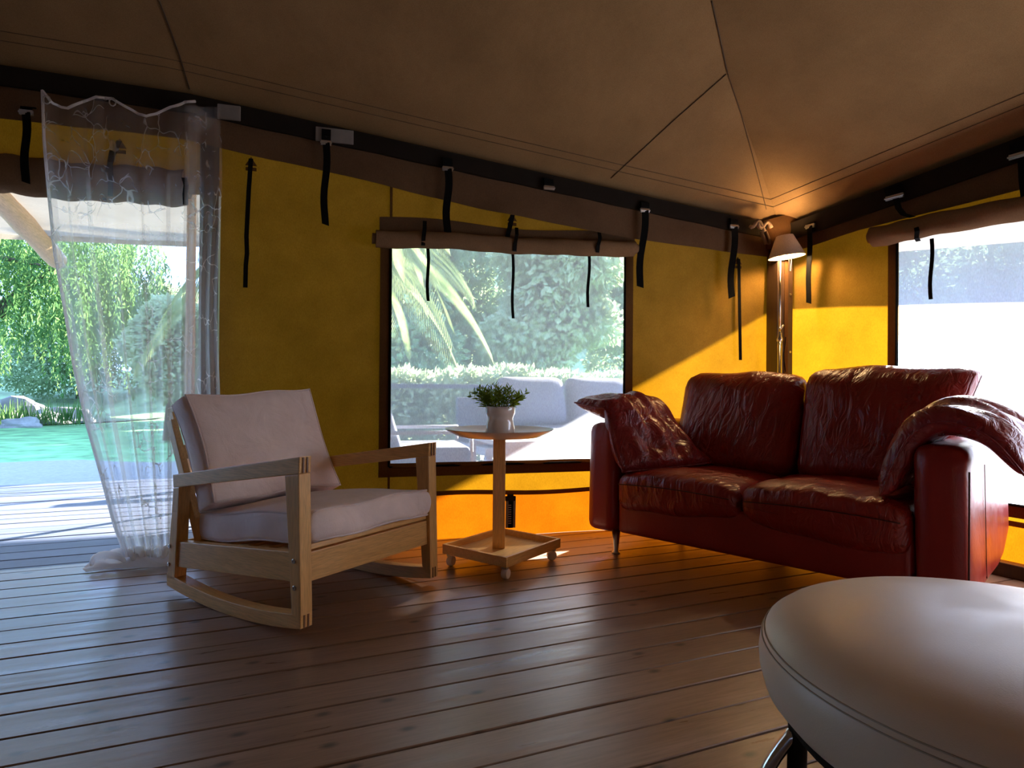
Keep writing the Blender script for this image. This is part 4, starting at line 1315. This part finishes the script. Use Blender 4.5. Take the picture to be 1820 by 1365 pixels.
# ================================================================== OUTSIDE
# ---- veranda fly and outer roof
HEM_Y = 7.0
HEM = [at_y(px, py, HEM_Y) for px, py in ((-400, 395), (0, 415), (165, 422), (325, 430), (700, 431), (1100, 440))]
HEM = [(p.x, p.z) for p in HEM]
def fly_z(x, y):
    z = HEM[-1][1]
    if x <= HEM[0][0]: z = HEM[0][1]
    else:
        for (a, za), (b, zb_) in zip(HEM, HEM[1:]):
            if a <= x <= b: z = za + (zb_ - za) * (x - a) / (b - a)
    z += .02 * (HEM_Y - y)
    if x > 3.0: z += (2.14 - z) * min(1, (x - 3.0) / 1.6) * max(0, min(1, (6.6 - y) / .9))
    return z
def fly_pt(u, v):
    x = -7 + 11.6 * u; y0 = 3.28 - .1303 * (x + .255) + .07; y = y0 + (HEM_Y - y0) * v
    return (x, y, fly_z(x, y) + .02 * (1 - v) - .015 * math.sin(math.pi * v) ** 2)
flo = MB().grid(fly_pt, 60, 14).build('veranda_fly', M['fly'], smooth=True)
structure(flo, 'cream canvas fly roofing the veranda', 'roof')
MB().grid(lambda u, v: (-7 + 11.6 * u, HEM_Y + .004 * math.sin(u * 90), fly_z(-7 + 11.6 * u, HEM_Y) - .05 * v), 60, 2).build('hem', M['fly'], flo, smooth=True)
oro = MB()
oro.grid(lambda u, v: (3.95 - 2.6 * v, 3.5 * (1 - u) - 3.0 * u, 1.80 + 1.55 * v - .12 * 6.5 * u * (1 - v)), 10, 10)
oro.grid(lambda u, v: (1.35 - 5.0 * u, (3.13 + .65 * u) * (1 - v) - 3.0 * v, 3.35), 6, 6)
def gable(u, v):
    x = 3.95 - 7.6 * u; zt = min(3.35, 1.80 + 1.55 * (7.6 * u) / 2.6); p = fly_pt((x + 7) / 11.6, 0); zb = min(p[2], zt)
    return (x, p[1] - .005, zb + (zt - zb) * v)
oro.grid(gable, 20, 4)
structure(oro.build('outer_roof', M['fly'], smooth=True), 'outer canvas roof above the tent ceiling', 'roof')

# ---- veranda pole and post
a, b = at_y(-40, 308, 5.3), at_y(101, 462, 7.5)
d = (b - a).normalized()
vp_ = empty('veranda_pole', b, 'peeled round pine pole sticking out from under the fly', 'pole')
pm_ = MB(); pm_.tube([a + (b - a) * (i / 8) for i in range(9)], [.088 + .004 * math.sin(i * 2) for i in range(9)], 18)
pm_.build('shaft', M['pole'], vp_, smooth=True)
smooth_edges(vp_.children[0], 60)
pb = at_y(337, 700, 4.55)
vpost = MB().tube([(pb.x, pb.y, -.03), (pb.x, pb.y, fly_z(pb.x, pb.y) - .02)], [.030, .028], 14).build('veranda_post', M['pole'], smooth=True)
tag(smooth_edges(vpost, 60), 'slim pale timber post on the veranda just outside the doorway', 'post')

# ---- deck railing seen through the film window
rl = empty('deck_railing', (2.2, 6.0, 0), 'grey timber railing along the outer edge of the veranda', 'railing')
MB().box((3.4, 6.02, .80), (3.0, .05, .022)).build('top_rail', M['deck'], rl, bevel=.004)
MB().box((3.4, 6.02, .16), (3.0, .02, .035)).build('bottom_rail', M['deck'], rl, bevel=.003)
for k in range(4):
    MB().box((.5 + 1.95 * k, 6.02, .375), (.04, .04, .405)).build('post', M['deck'], rl, bevel=.003)

# ---- outdoor furniture
ot = empty('outdoor_table', (2.17, 4.22, -.03), 'low white metal table on the veranda outside the back window', 'table')
MB().box((2.17, 4.22, .42), (.65, .42, .016)).build('top', M['whitemetal'], ot, bevel=.004)
for (x, y) in ((-.58, -.36), (.58, -.36), (.58, .36), (-.58, .36)):
    MB().box((2.17 + x, 4.22 + y, .185), (.022, .022, .215)).build('leg', M['whitemetal'], ot, bevel=.003)
for y in (-.36, .36):
    MB().box((2.17, 4.22 + y, .375), (.56, .014, .025)).build('apron', M['whitemetal'], ot)

def outdoor_chair(c, rz, label):
    root = empty('outdoor_chair', c, label, 'chair')
    R = Matrix.Rotation(rz, 4, 'Z'); T = Matrix.Translation(c)
    def L(x, y, z): return (T @ R) @ Vector((x, y, z))
    def rb(name, h, r, ctr, tilt, mat):
        def f(q, p):
            b = (1 - p[0] ** 2) * (1 - p[1] ** 2) * (1 - p[2] ** 2) if False else 0
            x, y, z = q; y2 = y * math.cos(tilt) - z * math.sin(tilt); z2 = y * math.sin(tilt) + z * math.cos(tilt)
            return L(ctr[0] + x, ctr[1] + y2, ctr[2] + z2)
        return MB().rbox(h, r, 5, f).build(name, M[mat], root, smooth=True)
    rb('seat_cushion', (.29, .30, .06), .03, (0, 0, .36), 0, 'greycloth')
    rb('back_cushion', (.29, .07, .28), .05, (0, .30, .64), .30 * -1, 'greycloth')
    for sx_ in (-.31, .31):
        MB().tube([L(sx_, -.30, 0), L(sx_, -.30, .52), L(sx_, .36, .52), L(sx_, .36, 0)], .018, 8).build('side_frame', M['whitemetal'], root, smooth=True)
    MB().tube([L(-.31, -.28, .29), L(.31, -.28, .29)], .016, 8).build('cross_bar', M['whitemetal'], root, smooth=True)
    MB().tube([L(-.31, .34, .50), L(-.29, .50, .86), L(.29, .50, .86), L(.31, .34, .50)], .016, 8).build('back_frame', M['whitemetal'], root, smooth=True)
    return root
outdoor_chair(Vector((1.13, 4.35, -.03)), math.radians(82), 'grey cushioned outdoor chair side-on at the left edge of the back window')
os_ = empty('outdoor_sofa', (2.7, 5.15, -.03), 'outdoor bench seat with white frame beyond the low white table', 'sofa')
def ob(name, h, r, c, mat, lean=0, par=None):
    def f(q, p):
        x, y, z = q
        b = (1 - abs(p[0]) ** 2.5) * (1 - abs(p[2]) ** 2.5)
        y += -.05 * b * (p[1] < 0) * abs(p[1]) + lean * z
        return Vector((c[0] + x, c[1] + y, c[2] + z))
    return MB().rbox(h, r, 6, f).build(name, M[mat], par or os_, smooth=True)
ob('seat_cushion', (.95, .36, .07), .04, (2.75, 5.10, .38), 'greycloth')
MB().box((2.75, 5.12, .27), (1.0, .40, .03)).build('frame', M['whitemetal'], os_, bevel=.004)
MB().box((2.75, 5.50, .50), (1.0, .02, .20)).build('back_frame', M['deck'], os_, bevel=.004)
for (x, y) in ((-.96, -.36), (.96, -.36), (.96, .36), (-.96, .36)):
    MB().box((2.75 + x, 5.12 + y, .105), (.025, .025, .135)).build('leg', M['whitemetal'], os_)
for (x, lab) in ((2.42, 'grey scatter cushion propped on the outdoor bench, nearer the table plant'), (3.12, 'grey scatter cushion propped on the outdoor bench, at its far end')):
    r_ = empty('scatter_cushion', (x, 5.32, .62), lab, 'cushion')
    ob('cover', (.33, .09, .22), .08, (x, 5.30, .675), 'greycloth', .25, r_)

# ---- foliage
def mesh_np(name, V, Fq, mat, parent=None):
    me = bpy.data.meshes.new(name)
    nv, nf, k = len(V), len(Fq), Fq.shape[1]
    me.vertices.add(nv); me.vertices.foreach_set('co', V.astype(np.float32).ravel())
    me.loops.add(nf * k); me.loops.foreach_set('vertex_index', Fq.astype(np.int32).ravel())
    me.polygons.add(nf); me.polygons.foreach_set('loop_start', np.arange(0, nf * k, k, dtype=np.int32))
    me.update(calc_edges=True); me.validate()
    me.materials.append(mat)
    o = bpy.data.objects.new(name, me); COL.objects.link(o)
    if parent is not None:
        o.parent = parent; o.matrix_parent_inverse = parent.matrix_basis.inverted()
    return o
def leaves(P, D, S, L, Wd, name, mat, parent=None):
    """diamond leaves: base P, direction D, side S"""
    n = len(P)
    L = np.asarray(L).reshape(-1, 1) * np.ones((n, 1)); Wd = np.asarray(Wd).reshape(-1, 1) * np.ones((n, 1))
    V = np.stack([P, P + D * L * .45 + S * Wd, P + D * L, P + D * L * .45 - S * Wd], 1).reshape(-1, 3)
    Fq = np.arange(n * 4).reshape(n, 4)
    return mesh_np(name, V, Fq, mat, parent)
def unit(a): return a / np.maximum(1e-9, np.linalg.norm(a, axis=1, keepdims=True))
def crown_points(blobs, n):
    vol = np.array([b[3] * b[4] * b[5] for b in blobs]) ** .7; vol /= vol.sum()
    idx = RNG.choice(len(blobs), n, p=vol); B = np.array(blobs)[idx]
    d = unit(RNG.normal(size=(n, 3))); r = .55 + .5 * RNG.random((n, 1)) ** .6
    return B[:, :3] + d * r * B[:, 3:6], d
def tree(name, label, cat, base, h, rad, mat, n=5000, leaf=.16, trunk=True, group=None, low=.25):
    base = Vector(base)
    root = empty(name, base, label, cat, group)
    rr = random.Random(int(base.x * 31 + base.y * 17))
    blobs = []
    for k in range(11):
        a = rr.random() * 6.283; q = rad * (.15 + .45 * rr.random()); zz = h * (low + (1 - low) * (.12 + .74 * rr.random()))
        s_ = rad * (.32 + .16 * rr.random())
        blobs.append((base.x + q * math.cos(a), base.y + q * math.sin(a), base.z + zz, s_, s_, s_ * .8))
    blobs.append((base.x, base.y, base.z + h * .62, rad * .6, rad * .6, h * .32))
    P, d = crown_points(blobs, n)
    D = unit(d + RNG.normal(scale=.7, size=(n, 3)) + np.array([0, 0, -.25])); S = unit(np.cross(D, RNG.normal(size=(n, 3))))
    tag(leaves(P, D, S, leaf * (.6 + .8 * RNG.random(n)), leaf * .32 * (.7 + .6 * RNG.random(n)), 'crown', M[mat], root), kind='stuff')
    if trunk:
        mb = MB(); mb.tube([base, base + Vector((.05, .0, h * .3)), base + Vector((-.04, .05, h * .7))], [.05 + .022 * h, .04 + .015 * h, .03], 9)
        for k in range(4):
            a = k * 1.6; mb.tube([base + Vector((.03, 0, h * (.28 + .08 * k))), base + Vector((rad * .5 * math.cos(a), rad * .5 * math.sin(a), h * (.5 + .08 * k)))], [.04, .015], 6)
        mb.build('trunk', M['bark'], root, smooth=True)
    return root

# willow: curtains of hanging strands on the left, beyond the lawn
wr_c = at_z(60, 735, -.4); wr_c = Vector((-7.3, 20.5, -.4))
wil = empty('willow_tree', wr_c, 'large weeping willow with long hanging green strands beyond the lawn', 'tree')
def strands(n, fcenter, lmin, lmax, leaf=.16):
    Ps = []; Ds = []
    for k in range(n):
        p = np.array(fcenter()); L = RNG.uniform(lmin, lmax); m_ = int(L / .055)
        f = np.linspace(0, 1, m_)[:, None]
        sw = RNG.normal(scale=.16, size=(1, 3)) * np.array([[1, 1, 0]]); out = RNG.normal(scale=.35, size=(1, 3)) * np.array([[1, 1, 0]])
        q = p + out * np.sqrt(f) * .8 + sw * np.sin(f * 5 + RNG.random() * 6) - np.array([[0, 0, 1]]) * L * f + RNG.normal(scale=.02, size=(m_, 3))
        q = q[q[:, 2] > -.25]
        Ps.append(q); Ds.append(unit(RNG.normal(scale=.45, size=q.shape) + np.array([0, 0, -1.0])))
    return np.concatenate(Ps), np.concatenate(Ds)
def wc():
    # domed crown
    a = RNG.random() * 6.283; r = 5.2 * math.sqrt(RNG.random())
    z = 5.9 * max(.02, 1 - (r / 7.0) ** 2) ** .3 + RNG.uniform(-.8, .4)
    return (wr_c.x - .2 + r * math.cos(a), wr_c.y + r * math.sin(a) * .8, max(2.2, z))
P, D = strands(1500, wc, 1.4, 3.8)
S = unit(np.cross(D, RNG.normal(size=P.shape)))
tag(leaves(P, D, S, .10 + .10 * RNG.random(len(P)), .016 + .014 * RNG.random(len(P)), 'hanging_foliage', M['willow'], wil), kind='stuff')
mb = MB()
tb = [Vector((wr_c.x + .4, wr_c.y + .6, -.4)), Vector((wr_c.x + .5, wr_c.y + .6, 1.5)), Vector((wr_c.x + .1, wr_c.y + .3, 3.2)), Vector((wr_c.x - .4, wr_c.y, 4.4))]
mb.tube(tb, [.42, .33, .24, .1], 12)
for k in range(7):
    a = k * .9; mb.tube([tb[1].lerp(tb[2], .3 + .1 * k), Vector((wr_c.x + 2.2 * math.cos(a), wr_c.y + 2.2 * math.sin(a), 3.9)), Vector((wr_c.x + 4.2 * math.cos(a), wr_c.y + 3.4 * math.sin(a), 3.6))], [.13, .08, .03], 7)
mb.build('trunk', M['bark'], wil, smooth=True)

# shrubs, trees and hedge beyond
for i, (px, D_, h, rad, mat, lab) in enumerate((
        (300, 15.0, 3.2, 1.1, 'hedge', 'loose shrub tree seen through the sheer curtain'),
        (330, 30.0, 5.6, 2.6, 'hedge', 'pale green tree behind the sheer curtain near the door post'),
        (140, 32.0, 4.8, 4.0, 'tree', 'broad green tree far behind the willow'))):
    p = at_y(px, 690, D_)
    tree('garden_tree', lab, 'tree', (p.x, p.y, -.4), h, rad, mat, 26000, .13)
bank = (('tree', 560, 24, 7.5, 2.8), ('tree', 700, 17, 7.6, 2.5), ('tree', 850, 22.5, 9.5, 3.0), ('hedge', 985, 16.5, 7.4, 2.4), ('tree', 1130, 21.5, 9.0, 2.9))
names = ('bushy tree on the bank mostly hidden by the yellow wall', 'bushy tree on the bank behind the palm at the left of the back window', 'tall bushy tree on the bank straight behind the pot plant',
         'paler bushy tree on the bank right of the pot plant', 'bushy tree on the bank behind the right edge of the back window')
for (mat, px, D_, h, rad), lab in zip(bank, names):
    p = at_y(px, 690, D_)
    tree('bank_tree', lab, 'tree', (p.x, p.y, -.4), h, rad, mat, 14000, .26, True, None, .02)
# trimmed hedge behind the railing
hd = empty('hedge', (4.0, 9.3, -.4), 'clipped pale hedge behind the veranda railing', 'hedge')
n = 26000
P = np.stack([RNG.uniform(.2, 7.2, n), 9.3 + RNG.uniform(-.5, .5, n), -.4 + 1.42 * RNG.random(n) ** .6], 1)
P[:, 2] += .05 * np.sin(P[:, 0] * 2.1) + .03 * np.sin(P[:, 0] * 7) + .02 * np.sin(P[:, 0] * 19)
D = unit(RNG.normal(size=(n, 3)) + np.array([0, -.4, .9])); S = unit(np.cross(D, RNG.normal(size=(n, 3))))
tag(leaves(P, D, S, .13, .03, 'foliage', M['hedge'], hd), kind='stuff')
# palm whose fronds droop on both sides of the wall between door and window
pc_ = at_y(585, 430, 9.2); pc_.z = 3.15
pal = empty('palm_tree', (pc_.x, pc_.y, -.4), 'palm with long arching fronds between doorway and back window', 'palm')
MB().tube([(pc_.x, pc_.y, -.4), (pc_.x + .05, pc_.y, 1.4), (pc_.x, pc_.y, 3.1)], [.26, .22, .25], 12).build('trunk', M['bark'], pal, smooth=True)
for k in range(44):
    a = k * 2.399; el = .95 - 1.25 * (k / 44); L = 2.3 + .4 * math.sin(k * 1.7)
    h = np.array([math.cos(a), math.sin(a), 0]); n = 64
    f = np.linspace(.06, 1, n)
    x = L * f * math.cos(el) * (1 - .12 * f * f); z = L * f * math.sin(el) - 1.25 * L * .52 * f ** 2.2
    R = np.array([pc_.x, pc_.y, pc_.z]) + h[None] * x[:, None] + np.array([[0, 0, 1]]) * z[:, None]
    T = unit(np.gradient(R, axis=0)); side = np.cross(T, [[0, 0, 1.0]]); side = unit(side)
    Pp = []; Dd = []
    for sg in (-1, 1):
        Pp.append(R); Dd.append(unit(side * sg * .62 + T * .45 + np.array([[0, 0, -.75]])))
    P = np.concatenate(Pp); D = np.concatenate(Dd); S = unit(np.cross(D, np.concatenate([T, T]) + .2))
    Lf = np.concatenate([.22 + .42 * np.sin(np.pi * np.clip(f * .9 + .08, 0, 1))] * 2)
    fr = leaves(P, D, S, Lf * 1.15, .011, 'frond', M['palm'], pal)
    V = np.zeros((n * 2, 3)); V[0::2] = R - side * .012; V[1::2] = R + side * .012
# trees seen through the right window
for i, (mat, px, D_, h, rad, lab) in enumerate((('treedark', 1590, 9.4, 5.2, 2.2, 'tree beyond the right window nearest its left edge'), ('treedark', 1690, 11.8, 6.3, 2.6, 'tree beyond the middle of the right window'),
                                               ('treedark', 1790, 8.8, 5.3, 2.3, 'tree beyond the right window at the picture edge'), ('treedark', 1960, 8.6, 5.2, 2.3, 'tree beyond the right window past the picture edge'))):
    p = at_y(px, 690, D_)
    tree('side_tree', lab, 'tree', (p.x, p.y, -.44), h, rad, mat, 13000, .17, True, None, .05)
p = at_y(1765, 690, 5.9)
tree('bright_shrub', 'bright green sunlit shrub beyond the right window', 'shrub', (p.x, p.y, -.44), 2.35, 1.0, 'bright', 5000, .14, False, None, .1)

# rocks and reeds at the pond edge
def rock(c, s, seed, label):
    r = random.Random(seed); bm = bmesh.new(); bmesh.ops.create_icosphere(bm, subdivisions=3, radius=1)
    for v in bm.verts:
        k = 1 + .16 * math.sin(v.co.x * 4 + seed) + .13 * math.sin(v.co.y * 5 + seed * 2) + .1 * math.sin(v.co.z * 7 + v.co.x * 3)
        v.co = Vector((v.co.x * s[0] * k, v.co.y * s[1] * k, v.co.z * s[2] * k))
    me = bpy.data.meshes.new('rock'); bm.to_mesh(me); bm.free(); me.materials.append(M['rock'])
    o = bpy.data.objects.new('rock', me); COL.objects.link(o); o.location = c
    return tag(o, label, 'rock', 'rocks at the pond edge')
rk = ((18, 744, .9, 'flat grey rock at the left end of the pond edge'), (58, 742, .75, 'broad flat rock in the pond edge beside the first reeds'), (84, 746, .5, 'small dark rock in the middle of the pond edge'), (112, 744, .65, 'rounded rock at the pond edge next to the curtain'), (40, 752, .4, 'low stone in front of the other pond rocks'))
for i, (x, y, s_, lab) in enumerate(rk):
    p = at_z(x, y + 8, -.4)
    rock((p.x, p.y, -.4 + .12 * s_), (s_ * 1.0, s_ * .6, s_ * .60), i + 1, lab)
for i, (x, y, lab) in enumerate(((8, 757, 'tuft of reeds at the left end of the pond edge'), (40, 758, 'tuft of reeds in front of the pond rocks'), (95, 757, 'tuft of reeds beside the curtain edge'), (135, 757, 'tuft of reeds seen through the curtain edge'))):
    p = at_z(x, y, -.4); n = 70
    r_ = empty('reed_tuft', p, lab, 'reeds', 'reeds at the pond edge')
    P = np.array([p.x, p.y, -.4]) + RNG.normal(scale=(.28, .15, 0), size=(n, 3)); D = unit(RNG.normal(scale=.22, size=(n, 3)) + np.array([0, 0, 1.0])); S = unit(np.cross(D, RNG.normal(size=(n, 3))))
    tag(leaves(P, D, S, .4 + .45 * RNG.random(n), .018, 'blades', M['willow'], r_), kind='stuff')
